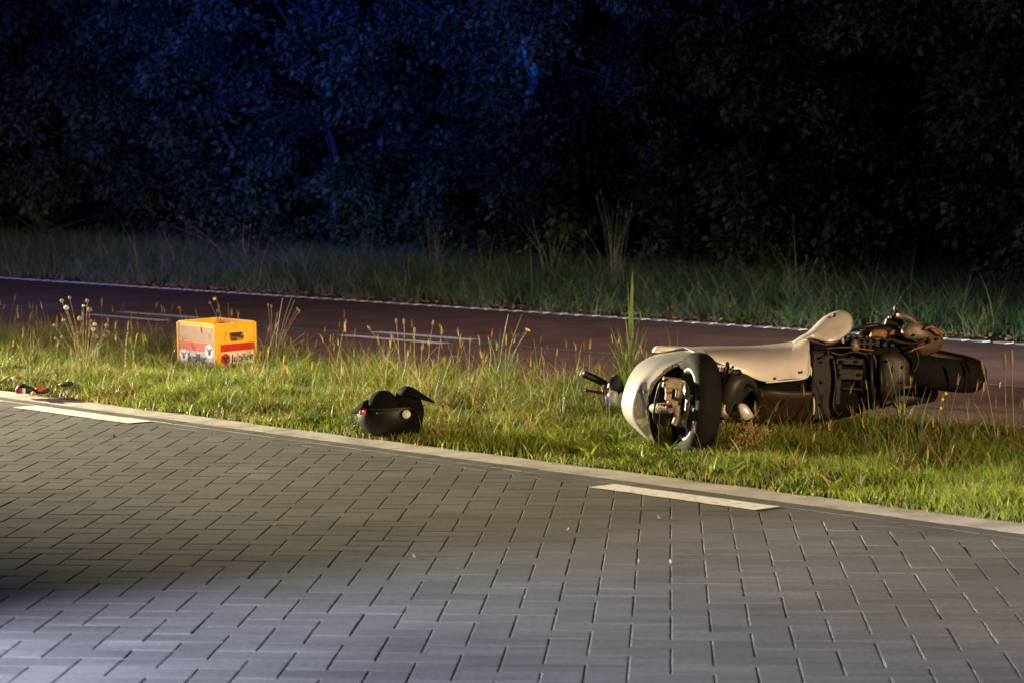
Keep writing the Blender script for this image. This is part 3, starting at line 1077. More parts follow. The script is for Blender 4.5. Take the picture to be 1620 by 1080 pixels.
def tyre(name, c, axis, R, W, bead, parent, seg=144, label=None):
    c, axis = Vector(c), Vector(axis).normalized()
    up = Vector((0, 0, 1)) if abs(axis.z) < 0.9 else Vector((0, 1, 0))
    x = axis.cross(up).normalized()
    y = axis.cross(x)
    prof = []
    hw = W / 2
    side = [(-.80, bead), (-.93, bead + (R - bead) * .22), (-1.0, bead + (R - bead) * .48), (-.95, bead + (R - bead) * .62), (-.86, bead + (R - bead) * .74)]
    tread = [(-.74, .82), (-.62, .885), (-.44, .945), (-.22, .986), (0, 1.0), (.22, .986), (.44, .945), (.62, .885), (.74, .82)]
    prof = [(h * hw, r, False) for h, r in side] + [(h * hw, bead + (R - bead) * f, True) for h, f in tread] + [(-h * hw, r, False) for h, r in reversed(side)]
    mb = MB()
    rows = []
    for h, r, tr in prof:
        row = []
        for k in range(seg):
            rr = r
            if tr:
                q = k + int(abs(h) / hw * 6)
                if q % 4 == 0 and abs(h) > hw * .12:
                    rr -= 0.0022
                if abs(abs(h) - hw * .2) < .002:
                    rr -= 0.0025
            a = 2 * math.pi * k / seg
            row.append(c + axis * h + (x * math.cos(a) + y * math.sin(a)) * rr)
        rows.append(row)
    mb.loft(rows, True)
    return mb.build(name, M_TYRE, parent, True, label=label)


def sub_empty(name, parent, loc):
    o = bpy.data.objects.new(name, None)
    COL.objects.link(o)
    o.location = loc
    o.parent = parent
    o.matrix_parent_inverse = parent_inv(parent)
    o.empty_display_size = .05
    return o


# front wheel, turned across the body
WC = at(1101, 640, 11.35)
WA = Vector((-.972, -.215, .09)).normalized()
fw = sub_empty('front_wheel', SCO, WC)
tyre('tyre', WC, WA, .238, .118, .160, fw)
mb = MB()
mb.lathe(WC, WA, [(-.048, .166), (-.052, .156), (-.046, .147), (-.022, .138), (.022, .138), (.046, .147), (.052, .156), (.048, .166)], 64)
up = Vector((0, 0, 1))
ex = WA.cross(up).normalized(); ey = WA.cross(ex)
for k in range(5):
    a = 2 * math.pi * k / 5 + .35
    d = ex * math.cos(a) + ey * math.sin(a)
    sdir = WA.cross(d)
    rows = []
    for f, ww, th, off in ((.022, .026, .030, .010), (.06, .019, .022, .014), (.105, .017, .018, .016), (.146, .026, .022, .012)):
        c = WC + d * f + WA * off
        rows.append([c + sdir * ww + WA * th * .4, c + sdir * ww * .5 + WA * th, c - sdir * ww * .5 + WA * th, c - sdir * ww + WA * th * .4, c - sdir * ww - WA * th, c + sdir * ww - WA * th])
    mb.loft(rows, True)
mb.lathe(WC, WA, [(-.05, .0), (-.05, .036), (.045, .036), (.052, .028), (.052, .0)], 28)
mb.build('rim', M_RIM, fw)
mb = MB().lathe(WC, WA, [(.060, .052), (.060, .104), (.066, .106), (.066, .052)], 64)
for k in range(20):
    a = 2 * math.pi * k / 20
    d = ex * math.cos(a) + ey * math.sin(a)
mb.build('brake_disc', M_STEEL, fw)
mb = MB()
mb.pbox(1049, 598, 1079, 615, 11.24, .07, .12)
mb.pbox(1053, 613, 1064, 622, 11.24, .06)
mb.pbox(1070, 604, 1081, 630, 11.27, .05, .1)
mb.pbox(1053, 620, 1063, 634, 11.25, .05, .1)
mb.build('brake_caliper', M_CALIPER, fw, bevel=.006)
mb = MB().tube(px([(1034, 645, 11.40), (1048, 645, 11.27), (1062, 644, 11.24)]), [.022, .024, .026], 16)
mb.tube(px([(1070, 640, 11.26), (1072, 660, 11.27), (1066, 672, 11.27)]), [.02, .018, .014], 10)
mb.pbox(1056, 632, 1072, 646, 11.25, .06, .3)
mb.build('axle_carrier', M_CALIPER, fw, bevel=.004)
for (x, y, yy, rr) in [(1061.5, 642, 11.207, .0075), (1051, 640, 11.218, .005), (1064, 620, 11.218, .005), (1052, 608, 11.218, .005)]:
    MB().lathe(at(x, y, yy), (0, 1, 0), [(-.005, .0001), (-.005, rr), (.009, rr + .0005)], 14).build('bolt_recess', M_LINER, fw)
MB().tube(px([(1076, 634, 11.34), (1062, 622, 11.55), (1045, 612, 11.85), (1055, 600, 12.1)]), .024, 14).build('fork_leg', M_GREYPL, SCO)
MB().tube(catmull(px([(1056, 600, 11.24), (1046, 604, 11.2), (1040, 620, 11.22), (1036, 640, 11.28), (1034, 658, 11.3), (1037, 668, 11.36)]), 20), .0055, 8).build('brake_hose', M_BLACK, SCO)
MB().tube(catmull(px([(1139, 598, 11.45), (1146, 590, 11.42), (1149, 578, 11.42), (1151, 574, 11.46), (1152, 580, 11.5), (1147, 596, 11.55), (1142, 610, 11.6)]), 22), .007, 8).build('cable_loop', M_BLACK, SCO)
MB().tube(catmull(px([(1150, 604, 11.5), (1156, 592, 11.45), (1163, 586, 11.45), (1170, 586, 11.5), (1171, 590, 11.56)]), 18), .0075, 8).build('cable_loop', M_BLACK, SCO)

# nose fairing with the wheel arch
A = [(1112, 550, 12.0), (1062, 556, 11.98), (1032, 561, 11.96), (1009, 573, 11.93), (995, 591, 11.90), (986, 613, 11.88), (981, 638, 11.86), (986, 658, 11.84), (1004, 678, 11.82), (1026, 700, 11.80)]
R_ = [(1118, 555, 11.72), (1074, 563, 11.66), (1048, 573, 11.58), (1028, 587, 11.51), (1012, 605, 11.48), (1003, 625, 11.46), (999, 645, 11.46), (1003, 664, 11.46), (1016, 683, 11.48), (1033, 704, 11.52)]
I_ = [(1122, 562, 11.62), (1088, 569, 11.53), (1062, 578, 11.47), (1045, 590, 11.45), (1032, 606, 11.44), (1025.5, 626, 11.43), (1023, 645, 11.43), (1025.5, 664, 11.43), (1032, 688, 11.45), (1042, 712, 11.49)]
L1_ = [(1126, 566, 11.66), (1092, 573, 11.56), (1066, 582, 11.5), (1049, 594, 11.48), (1036, 609, 11.46), (1029, 628, 11.46), (1026, 645, 11.46), (1029, 664, 11.47), (1035, 686, 11.5), (1045, 709, 11.54)]
L2_ = [(1130, 574, 11.9), (1098, 580, 11.9), (1074, 589, 11.9), (1057, 600, 11.9), (1045, 613, 11.9), (1038, 630, 11.9), (1036, 645, 11.9), (1038, 662, 11.9), (1044, 682, 11.9), (1054, 704, 11.9)]
L3_ = [(1132, 636, 12.1)] * 10
B_ = [(p[0] + 10, p[1] + 4, p[2] + .22) for p in A]


def mixr(a, b, f, push=0.0):
    return [tuple(a[i][k] * (1 - f) + b[i][k] * f - (push if k == 2 else 0) for k in range(3)) for i in range(len(a))]


rows = [catmull(px(r), 40) for r in (B_, A, mixr(A, R_, .35, .06), mixr(A, R_, .72, .05), R_, mixr(R_, I_, .4, -.012), mixr(R_, I_, .8, -.006), I_)]
MB().loft(rows).build('nose_fairing', M_SILVER, SCO, solid=.004, subd=1)
rows = [catmull(px(r), 40) for r in (L1_, L2_)] + [[at(1110, 645, 12.0).lerp(p, .25) for p in catmull(px(L2_), 40)]]
MB().loft(rows).build('wheel_arch_liner', M_LINER, SCO, solid=.003)
MB().pillow([(1031, 557), (1035, 549), (1042, 546.5), (1062, 547), (1090, 548), (1098, 552), (1088, 558), (1060, 558)], 12.05, .03, .12).build('headlamp_cowl', M_CREAM, SCO)
MB().lathe(at(1021.5, 619, 11.40), (-.5, -1, 0), [(.02, .0001), (.018, .006), (0, .007)], 10).build('fairing_bolt', M_RUSTM, SCO)
# long side panel
top = [(1080, 549, 11.95), (1110, 547, 11.98), (1140, 546.5, 12.0), (1180, 546, 12.02), (1215, 543.5, 12.06), (1248, 539, 12.1), (1278, 530, 12.14)]
low = [(1118, 566, 11.68), (1134, 573, 11.66), (1150, 579, 11.66), (1176, 591, 11.68), (1208, 604, 11.72), (1242, 601, 11.78), (1276, 597, 11.84)]
m1 = [(a[0] * .85 + b[0] * .15, a[1] * .85 + b[1] * .15, a[2] * .55 + b[2] * .45) for a, b in zip(top, low)]
m2 = [(a[0] * .55 + b[0] * .45, a[1] * .55 + b[1] * .45, a[2] * .12 + b[2] * .88 - .01) for a, b in zip(top, low)]
m3 = [(a[0] * .25 + b[0] * .75, a[1] * .25 + b[1] * .75, a[2] * .0 + b[2] * 1.0 + .004) for a, b in zip(top, low)]
back = [(p[0] + 4, p[1] + 3, p[2] + .3) for p in top]
inn = [(b[0], b[1] - 2, b[2] + .04) for b in low]
rows = [catmull(px(r), 36) for r in (back, top, m1, m2, m3, low)]
# rounded rear edge: last columns curl in
for r in rows:
    e = r[-1] + (r[-1] - r[-2]).normalized() * .012 + Vector((0, .012, 0))
    r += [e, e + Vector((.004, .03, 0))]
MB().loft(rows).build('side_panel', M_CREAM, SCO, solid=.004, subd=1)
MB().tube(catmull(px([(1212, 604.5, 11.715), (1242, 602, 11.775), (1268, 599, 11.82), (1277, 596, 11.84), (1281, 586, 11.86), (1280, 560, 11.95), (1277, 541, 12.05)]), 24), .0035, 6).build('panel_edge', M_WHITE, SCO)
# tail lobe
MB().pillow([(1252, 543), (1262, 534), (1278, 525), (1291, 512), (1303, 501), (1318, 493.5), (1333, 491), (1344, 496), (1349, 508), (1347, 521), (1339, 530), (1324, 540), (1308, 542.5), (1292, 537), (1276, 536)], 12.02, .05, .10, slope=.004).build('tail_panel', M_CREAM, SCO, subd=1)
MB().lathe(at(1319, 500, 12.02), (0, -1, .3), [(.0, .008), (.03, .008), (.034, .005), (.034, .0001)], 10).build('panel_screw', M_BLACK, SCO)
# inner fender, arch and the pale cover inside it
Ar = [(1139, 622, 11.6), (1143, 610, 11.58), (1155, 597, 11.56), (1165, 592, 11.56), (1176, 591, 11.57), (1187, 596, 11.6), (1196, 606, 11.64), (1200, 618, 11.7)]
Ai = [(1150, 656, 11.62), (1156, 638, 11.58), (1163, 623, 11.56), (1171, 611, 11.56), (1179, 605, 11.57), (1187, 607, 11.6), (1193, 615, 11.64), (1196, 626, 11.7)]
Ao = [(a[0] + 12, a[1] + 10, a[2] + .3) for a in Ai]
A0 = [(a[0] - 3, a[1] - 1, a[2] + .25) for a in Ar]
MB().loft([catmull(px(r), 24) for r in (A0, Ar, Ai, Ao)]).build('inner_fender', M_GREYPL, SCO, solid=.004)
MB().pillow([(1166, 642), (1170, 637), (1177, 638), (1184, 643), (1190, 652), (1192, 658), (1185, 663), (1177, 664), (1170, 657)], 11.66, .035, .08).build('shock_cover', M_CREAM, SCO)
MB().pillow([(1140, 640), (1148, 634), (1149, 650), (1154, 660), (1146, 662), (1138, 656)], 11.62, .02, .06).build('bracket', M_STEEL, SCO)
# the other side panel, low in the grass
MB().pillow([(1196, 620), (1214, 615), (1250, 618), (1285, 618), (1291, 628), (1290, 652), (1284, 662), (1240, 668), (1205, 668), (1194, 650)], 11.84, .04, .25, slope=-.002).build('lower_side_panel', mat('brown_shell', (0.034, 0.02, 0.012), 0.5, 0.1, var=0.12), SCO)
MB().tube(catmull(px([(1283, 622, 11.80), (1287, 630, 11.79), (1288, 645, 11.79), (1287, 655, 11.8)]), 10), .004, 6).build('panel_edge', M_WHITE, SCO)
# dark underbody
MB().pillow([(1125, 585), (1150, 600), (1200, 610), (1275, 560), (1280, 540), (1310, 546), (1350, 532), (1400, 528), (1440, 535), (1462, 556), (1455, 585), (1430, 606), (1408, 628), (1392, 640), (1330, 662), (1250, 672), (1180, 690), (1130, 690), (1112, 640)], 12.12, .12, .42, n=64).build('underbody', M_LINER, SCO)
# keel plate and engine blocks
mb = MB()
mb.pbox(1282, 556, 1318, 664, 11.96, .16, .03)
mb.build('keel_plate', M_ENGINE, SCO, bevel=.01)
mb = MB()
for k, (x0, y0, x1, y1) in enumerate([(1322, 566, 1366, 577), (1326, 583, 1368, 601), (1331, 613, 1369, 617), (1322, 572, 1331, 640), (1345, 563, 1352, 572)]):
    mb.pbox(x0, y0, x1, y1, 11.95 + .004 * k, .12, .05)
mb.build('engine_block', M_ENGINE, SCO, bevel=.005)
for (x, y0, y1) in ((1378, 560, 646), (1393, 566, 644)):
    MB().tube(px([(x, y0, 11.93), (x + 1, (y0 + y1) / 2, 11.9), (x + 4, y1, 11.95)]), .011, 10).build('stand_leg', M_ENGINE, SCO)
MB().pillow([(1392, 560), (1415, 556), (1436, 570), (1438, 600), (1420, 622), (1396, 626), (1388, 590)], 11.99, .05, .2).build('transmission_case', M_GREYPL, SCO)
mb = MB()
for k in range(5):
    mb.pbox(1338 + k * 9, 534, 1343 + k * 9, 552, 11.97 + .002 * k, .14)
mb.pbox(1336, 541, 1384, 546, 11.98, .12)
mb.build('cylinder_fins', M_ENGINE, SCO, bevel=.002)
MB().pillow([(1345, 543), (1352, 536), (1358, 541), (1360, 553), (1348, 555)], 11.94, .03, .1).build('carburettor', M_CALIPER, SCO)
MB().tube(catmull(px([(1305, 551, 11.95), (1340, 549, 11.92), (1382, 554, 11.93)]), 14), .0032, 6).build('control_cable', M_RUSTM, SCO)
MB().pillow([(1374, 534), (1380, 524), (1396, 521), (1404, 526), (1400, 536), (1384, 540)], 12.06, .03, .2).build('exhaust_bracket', M_RUSTM, SCO)
MB().pillow([(1404, 531), (1408, 523), (1424, 520), (1430, 525), (1424, 531)], 12.08, .025, .2).build('engine_cover', M_RUSTM, SCO)
MB().pillow([(1352, 534), (1372, 518), (1400, 514), (1420, 518), (1440, 528), (1436, 546), (1400, 548), (1356, 548)], 12.14, .04, .25).build('engine_top', M_ENGINE, SCO)
MB().pillow([(1424, 528), (1427, 520), (1437, 513), (1447, 510), (1457, 513), (1465, 522), (1468, 534), (1450, 538), (1432, 536)], 12.03, .05, .16).build('clutch_cover', M_CALIPER, SCO)
MB().pillow([(1456, 530), (1460, 519), (1470, 514), (1482, 519), (1491, 530), (1490, 548), (1476, 560), (1456, 562), (1448, 548)], 12.10, .03, .22).build('hub_carrier', mat('muddy_casting', (0.075, 0.042, 0.025), 0.7, 0.2, var=0.4, vscale=40, bump=0.5, bscale=90), SCO)
MB().tube(catmull(px([(1461, 524, 12.04), (1450, 513, 12.02), (1440, 504, 12.0), (1430, 500.5, 12.0), (1421, 497, 12.02)]), 16), [.016] * 6 + [.012] * 10, 10).build('side_stand', M_CALIPER, SCO)
MB().ellipsoid(at(1418, 489, 12.02), .014, .014, .022, None, 12, 8).build('stand_foot', M_BLACK, SCO)
MB().pillow([(1398, 514), (1402, 503), (1410, 499), (1419, 494), (1425, 500), (1430, 512), (1418, 518)], 12.12, .03, .1).build('footpeg', M_BLACK, SCO)
MB().ellipsoid(at(1408, 502, 12.06), .010, .010, .010, None, 10, 6).build('footpeg_bolt', M_STEEL, SCO)
mb = MB()
mb.tube(catmull(px([(1345, 522, 12.15), (1368, 517, 12.12), (1392, 514, 12.14)]), 10), .010, 8)
mb.build('grab_rail', M_BLACK, SCO)
MB().tube(catmull(px([(1438, 556, 11.95), (1456, 549, 11.94), (1468, 547, 11.96)]), 8), .005, 6).build('brake_rod', M_RUSTM, SCO)
# small hardware round the engine
cr2 = random.Random(5)
for (x, y, Y, r) in [(1334, 571, 11.93, .008), (1357, 571, 11.93, .006), (1330, 592, 11.93, .007), (1362, 592, 11.93, .007), (1300, 572, 11.95, .007), (1301, 604, 11.95, .008), (1299, 640, 11.95, .007),
                     (1404, 571, 11.93, .007), (1428, 580, 11.93, .007), (1426, 604, 11.93, .007), (1400, 614, 11.94, .007), (1470, 540, 12.05, .008), (1482, 536, 12.06, .007), (1446, 530, 11.97, .006)]:
    MB().lathe(at(x, y, Y), (0, -1, .15), [(-.01, r), (.004, r), (.006, r * .75), (.006, r * .35), (.002, r * .3), (.002, .0001)], 10).build('bolt', M_ENGINE, SCO)
for pts, r, m in [([(1312, 556), (1330, 561), (1350, 556), (1372, 560)], .006, M_BLACK), ([(1318, 566), (1322, 600), (1318, 640), (1326, 656)], .007, M_BLACK), ([(1372, 556), (1384, 566), (1386, 600), (1380, 640)], .006, M_GREYPL),
                  ([(1352, 530), (1366, 537), (1388, 533), (1408, 540)], .005, M_BLACK), ([(1408, 536), (1424, 541), (1446, 543), (1462, 538)], .006, M_ENGINE), ([(1436, 546), (1450, 556), (1452, 574), (1444, 590)], .007, M_ENGINE),
                  ([(1300, 548), (1310, 554), (1308, 562), (1298, 566)], .006, M_BLACK), ([(1462, 521), (1474, 517), (1486, 524), (1491, 536)], .006, M_RUSTM)]:
    MB().tube(catmull([at(p[0], p[1], 11.94 + .03 * (p[1] < 550)) for p in pts], 16), r, 8).build('hose', m, SCO)
MB().pillow([(1470, 520), (1478, 517), (1487, 523), (1490, 531), (1481, 530)], 12.06, .015, .05).build('swingarm_end', M_RUSTM, SCO)
mb = MB()
for k in range(4):
    mb.pbox(1372 + k * 12, 537 + (k % 2) * 2, 1380 + k * 12, 549, 12.0 + .003 * k, .08, .1)
mb.build('gearbox_rib', M_ENGINE, SCO, bevel=.004)
# seam between the nose and the side panel, panel screws
MB().tube(catmull(px([(1094, 549, 11.98), (1100, 553, 11.88), (1104, 558, 11.74), (1106, 563, 11.62)]), 14), .0026, 6).build('panel_gap', M_LINER, SCO)
MB().tube(catmull(px([(1258, 540, 12.03), (1268, 537, 12.0), (1277, 535, 12.0), (1290, 538, 11.99), (1306, 543.5, 11.99)]), 16), .003, 6).build('panel_gap', M_LINER, SCO)
for (x, y, Y) in [(1160, 580, 11.655), (1226, 598, 11.74), (1268, 588, 11.80)]:
    MB().lathe(at(x, y, Y), (0, -1, .1), [(-.006, .006), (.002, .006), (.003, .0001)], 10).build('panel_screw', M_BLACK, SCO)
# rear wheel, flat side up
RC = at(1468, 582, 12.24)
RX = Vector((.145, -.03, 1.0)).normalized()
rw = sub_empty('rear_wheel', SCO, RC)
tyre('tyre', RC, RX, .285, .158, .170, rw)
mb = MB().lathe(RC, RX, [(-.06, .176), (-.066, .164), (-.05, .15), (.05, .15), (.066, .164), (.06, .176)], 64)
mb.lathe(RC, RX, [(.02, .15), (.03, .05), (.06, .045), (.06, .001)], 40)
mb.lathe(RC, RX, [(-.02, .15), (-.03, .05), (-.06, .045), (-.06, .001)], 40)
mb.build('rim', M_RIM, rw)
# silencer under the rear wheel
MB().tube(catmull(px([(1388, 640, 12.25), (1410, 634, 12.25), (1450, 625, 12.3), (1478, 621, 12.36)]), 14), [.02] * 4 + [.045] * 9 + [.03], 16).build('silencer', M_BLACK, SCO)
# handlebar end sticking out in front
hb = MB().tube(px([(952, 606, 12.2), (985, 616, 12.15), (1030, 628, 12.1)]), .012, 10).build('handlebar', M_STEEL, SCO)
mb = MB()
gp = catmull(px([(923, 590.5, 12.2), (940, 598, 12.2), (958, 607, 12.2)]), 25)
mb.tube(gp, [.0168 + (.0012 if k % 2 else 0) for k in range(25)], 16)
mb.build('grip', M_BLACK, hb)
MB().tube(px([(919, 588.5, 12.2), (923.5, 590.8, 12.2)]), [.0165, .0175], 16).build('bar_end', mat('bar_end_steel', (0.45, 0.5, 0.7), 0.3, 0.6, var=0.1), hb)  # steel tinted blue, the reflected blue light is in its colour
MB().tube(catmull(px([(954, 621, 12.16), (944, 619.5, 12.15), (934, 618, 12.15), (926, 617, 12.16)]), 10), [.008, .008, .007, .007, .006, .006, .006, .006, .007, .008], 8).build('brake_lever', M_BLACK, hb)
MB().pillow([(951, 612), (957, 609), (961, 614), (960, 624), (954, 624)], 12.14, .02, .04).build('lever_bracket', M_RUSTM, hb)
MB().pillow([(960, 614), (963, 603), (969, 595), (976, 592), (982, 597), (986, 608), (985, 620), (972, 622)], 12.12, .03, .12).build('switch_housing', M_GREYPL, SCO)
MB().pillow([(962, 621), (970, 617), (977, 620), (978, 630), (975, 641), (965, 639), (960, 630)], 12.08, .03, .1).build('handlebar_cover', M_CREAM, SCO)
MB().pillow([(975, 630), (982, 620), (988, 622), (990, 636), (982, 644), (976, 640)], 12.08, .02, .1).build('mirror_shell', M_CREAM, SCO)
MB().pillow([(958, 626), (961, 624), (964, 630), (965, 637), (961, 638), (958, 632)], 12.03, .01, .03).build('reflection_patch', M_BLUE, SCO)  # added patch, blue light reflected on the handlebar painted as colour


# ------------------------------------------------------------------ the beer crate
def text_mesh(txt, size, name):
    cu = bpy.data.curves.new(name, 'FONT')
    cu.body = txt
    cu.size = size
    cu.align_x = 'CENTER'
    cu.align_y = 'CENTER'
    cu.extrude = .0012
    cu.offset = size * .018
    cu.shear = 0.08
    to = bpy.data.objects.new(name, cu)
    COL.objects.link(to)
    dg = bpy.context.evaluated_depsgraph_get()
    me = bpy.data.meshes.new_from_object(to.evaluated_get(dg))
    bpy.data.objects.remove(to)
    return me


c0 = Vector((-1.862, 15.85, 0.005))
TH = math.radians(48)
DL = Vector((-math.cos(TH), math.sin(TH), .012)).normalized()
DR = Vector((math.sin(TH), math.cos(TH), .03)).normalized()
DZ = DR.cross(DL).normalized()
CL, CW, CH = .405, .305, .292
crate = empty('beer_crate', c0 + DL * CL / 2 + DR * CW / 2, 'yellow plastic beer crate with red bands and lettering standing in the grass', 'crate')


def wall(o0, dx, L, dn, hole, name):
    """Crate wall: from corner o0 along dx, outside normal dn, with a tapering hand hole."""
    rim = .014
    xs = [0, L * .335, L * .40, L * .66, L * .73, L]
    zs = [0, .178, .188, .222, .232, CH]
    v, f = [], []
    for j, z in enumerate(zs):
        for i, x in enumerate(xs):
            xx = x
            if i in (1, 4) and j in (1, 4):
                xx = xs[2] - .012 if i == 1 else xs[3] + .012
            if hole and i in (1, 2, 3, 4) and j <= 2:
                xx = L * .53 + (xx - L * .53) * .84
            v.append(o0 + dx * xx + DZ * z)
    for j in range(5):
        for i in range(5):
            if hole and 1 <= i <= 3 and 1 <= j <= 3:
                continue
            f.append((j * 6 + i, j * 6 + i + 1, j * 6 + i + 7, j * 6 + i + 6))
    mb = MB().add(v, f)
    o = mb.build(name, M_CRATE, crate, False)
    md = o.modifiers.new('solid', 'SOLIDIFY'); md.thickness = .007; md.offset = 0
    return o


NR = -DL
NL = -DR
w_r = wall(c0, DR, CW, NR, True, 'end_wall')
w_l = wall(c0, DL, CL, NL, False, 'side_wall')
wall(c0 + DL * CL, DR, CW, DL, True, 'end_wall')
wall(c0 + DR * CW, DL, CL, DR, True, 'side_wall')
mb = MB()
mb.box(c0 + DL * CL / 2 + DR * CW / 2 + DZ * .02, DL * (CL / 2 - .006), DR * (CW / 2 - .006), DZ * .004)
mb.build('crate_floor', M_CRATE, crate, False)
mb = MB()
for k in range(1, 6):
    mb.box(c0 + DL * (CL * k / 6) + DR * CW / 2 + DZ * .075, DL * .002, DR * (CW / 2 - .006), DZ * .05)
for k in range(1, 4):
    mb.box(c0 + DL * CL / 2 + DR * (CW * k / 4) + DZ * .0745, DL * (CL / 2 - .006), DR * .002, DZ * .049)
mb.build('bottle_divider', M_CRATE, crate, False)
# corner posts and stacking rim
mb = MB()
for a, b in ((0, 0), (1, 0), (0, 1), (1, 1)):
    p = c0 + DL * CL * a + DR * CW * b
    MB().box(p + DZ * (CH / 2 - .001), DL * .010, DR * .010, DZ * (CH / 2 - .002)).build('corner_post', M_CRATE, crate, bevel=.006)
mb = MB()
mb.box(c0 + DR * CW / 2 + DZ * (CH - .004), DR * (CW / 2 - .011), NR * .0075, DZ * .007)
mb.box(c0 + DL * CL + DR * CW / 2 + DZ * (CH - .004), DR * (CW / 2 - .011), NR * .0075, DZ * .007)
mb.box(c0 + DL * CL / 2 + DZ * (CH - .004), DL * (CL / 2 - .011), NL * .0075, DZ * .007)
mb.box(c0 + DR * CW + DL * CL / 2 + DZ * (CH - .004), DL * (CL / 2 - .011), NL * .0075, DZ * .007)
mb.build('crate_rim', M_CRATE, crate, bevel=.002)


def plate(o0, dx, dn, x0, x1, z0, z1, m, name, parent, off=.0046, th=.0012, label=None):
    mb = MB()
    mb.box(o0 + dx * (x0 + x1) / 2 + DZ * (z0 + z1) / 2 + dn * off, dx * (x1 - x0) / 2, DZ * (z1 - z0) / 2, dn * th)
    return mb.build(name, m, parent, False, label=label)


plate(c0, DR, NR, .036, .294, .118, .163, M_BAND, 'colour_band', w_r)
plate(c0, DR, NR, .040, .294, .034, .112, M_LABEL, 'label_plate', w_r)
plate(c0, DR, NR, .040, .294, .012, .030, M_BAND, 'colour_band', w_r)
plate(c0, DL, NL, .016, .392, .114, .168, M_BAND, 'colour_band', w_l)
plate(c0, DL, NL, .016, .392, .172, .268, mat('tan_sheen', (0.33, 0.175, 0.075), 0.5, var=0.12), 'tan_sheen', w_l)  # tan plate: bluish sheen on the yellow wall put into its colour
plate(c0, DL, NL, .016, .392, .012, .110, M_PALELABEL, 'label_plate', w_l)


def place_text(txt, size, o0, dx, dn, x, z, parent, rot=0.0, flip=1):
    me = text_mesh(txt, size, 'lettering')
    o = link('lettering', me, M_INK, None)
    X = (dx * flip).normalized()
    Rm = Matrix((X, DZ, dn)).transposed() @ Matrix.Rotation(rot, 3, 'Z')
    M4 = Rm.to_4x4()
    M4.translation = o0 + dx * x + DZ * z + dn * .0066
    me.transform(M4)
    o.parent = parent
    o.matrix_parent_inverse = parent_inv(parent)
    return o


place_text('Jupiler', .066, c0, DR, NR, .198, .072, w_r, .03)
place_text('Jupiler', .080, c0, DL, NL, .20, .066, w_l, 0.0, -1)


def emblem(o0, dx, dn, x, z, r, parent, ringm, flip=1):
    """Round badge with a horned head."""
    X = dx * flip
    c = o0 + dx * x + DZ * z
    mb = MB()
    mb.lathe(c, dn, [(.0062, .0001), (.0062, r), (.004, r)], 28)
    o = mb.build('emblem', ringm, parent, False)
    mb = MB()
    pts = [(-.30, -.75), (.30, -.75), (.42, -.2), (.55, .15), (.85, .35), (.80, .72), (.45, .50), (.15, .45), (-.15, .45), (-.45, .50), (-.80, .72), (-.85, .35), (-.55, .15), (-.42, -.2)]
    vs = [c + X * (p[0] * r * .78) + DZ * (p[1] * r * .78) + dn * .0072 for p in pts]
    vs.append(c + dn * .0085)
    mb.add(vs, [(i, (i + 1) % 14, 14) for i in range(14)])
    mb.build('emblem_figure', M_INK if ringm is not M_INK else M_WHITE, parent, False)


emblem(c0, DR, NR, .070, .070, .036, w_r, M_BAND)
emblem(c0, DL, NL, .062, .120, .044, w_l, M_WHITE, -1)
emblem(c0, DL, NL, .345, .080, .040, w_l, M_WHITE, -1)

# ------------------------------------------------------------------ the black helmet
HY = 11.92
hel = empty('motorcycle_helmet', ground(622, 690), 'black open motorcycle helmet lying upside down in the grass by the kerb', 'helmet')
hc = at(618, 652, HY + .04)
mb = MB()
mb.ellipsoid(hc, .158, .135, .118, Matrix.Rotation(math.radians(-4), 3, 'Y'), 40, 24, cut=math.radians(74))
shell = mb.build('shell', M_HELMET, hel, solid=.006, subd=1)
MB().ellipsoid(hc + Vector((0, 0, .005)), .145, .122, .095, None, 30, 16, cut=math.radians(80)).build('lining', M_PAD, hel)
MB().pillow([(579, 655), (581, 641), (585, 629), (593, 620), (604, 616.5), (616, 618.5), (626, 627), (632, 640), (634, 655), (604, 662)], HY - .03, .055, .15, n=48).build('cheek_pad', M_PAD, hel)
MB().pillow([(626, 652), (625, 632), (628, 618), (634, 612), (642, 610), (650, 612), (657, 618), (664, 628), (669, 640), (669, 664), (666, 684), (650, 690), (634, 684)], HY - .02, .05, .16, n=48).build('chin_bar', M_PAD, hel)
pk = [catmull(px(r), 14) for r in (
    [(627, 622, HY - .01), (633, 612.5, HY - .01), (643, 609.5, HY - .01), (655, 613, HY - .01), (670, 623, HY), (689, 636, HY)],
    [(628, 627, HY - .09), (634, 617, HY - .1), (643, 614, HY - .11), (655, 618, HY - .1), (669, 627, HY - .07), (688, 637, HY - .02)],
    [(630, 634, HY - .11), (636, 627, HY - .12), (644, 625, HY - .12), (655, 627, HY - .11), (668, 632, HY - .08), (687, 637.5, HY - .02)])]
MB().loft(pk).build('peak', M_PAD, hel, solid=.005, subd=1)
vz = [catmull(px(r), 10) for r in (
    [(554, 652, HY), (563, 643, HY - .01), (575, 633, HY - .02), (586, 630, HY)],
    [(555, 653, HY - .02), (564, 649, HY - .06), (575, 645, HY - .08), (584, 644, HY - .06)],
    [(557, 654, HY - .02), (566, 654, HY - .05), (575, 655, HY - .07), (583, 655, HY - .05)])]
MB().loft(vz).build('visor', M_PAD, hel, solid=.004, subd=1)
MB().ellipsoid(at(576.3, 651, HY - .085), .0085, .008, .013, None, 14, 10).build('strap_buckle', M_RED, hel, label='red strap buckle')
MB().ellipsoid(at(571, 652, HY - .07), .008, .008, .013, None, 12, 8).build('visor_screw', M_CALIPER, hel)
MB().lathe(at(643, 654.5, HY - .115), (-.12, -1, .08), [(.0, .0205), (.008, .0200), (.012, .016), (.013, .0001)], 28).build('pivot_cap', mat('pale_grey_plastic', (0.42, 0.40, 0.37), 0.5, var=0.12), hel, label='round pale pivot cap')
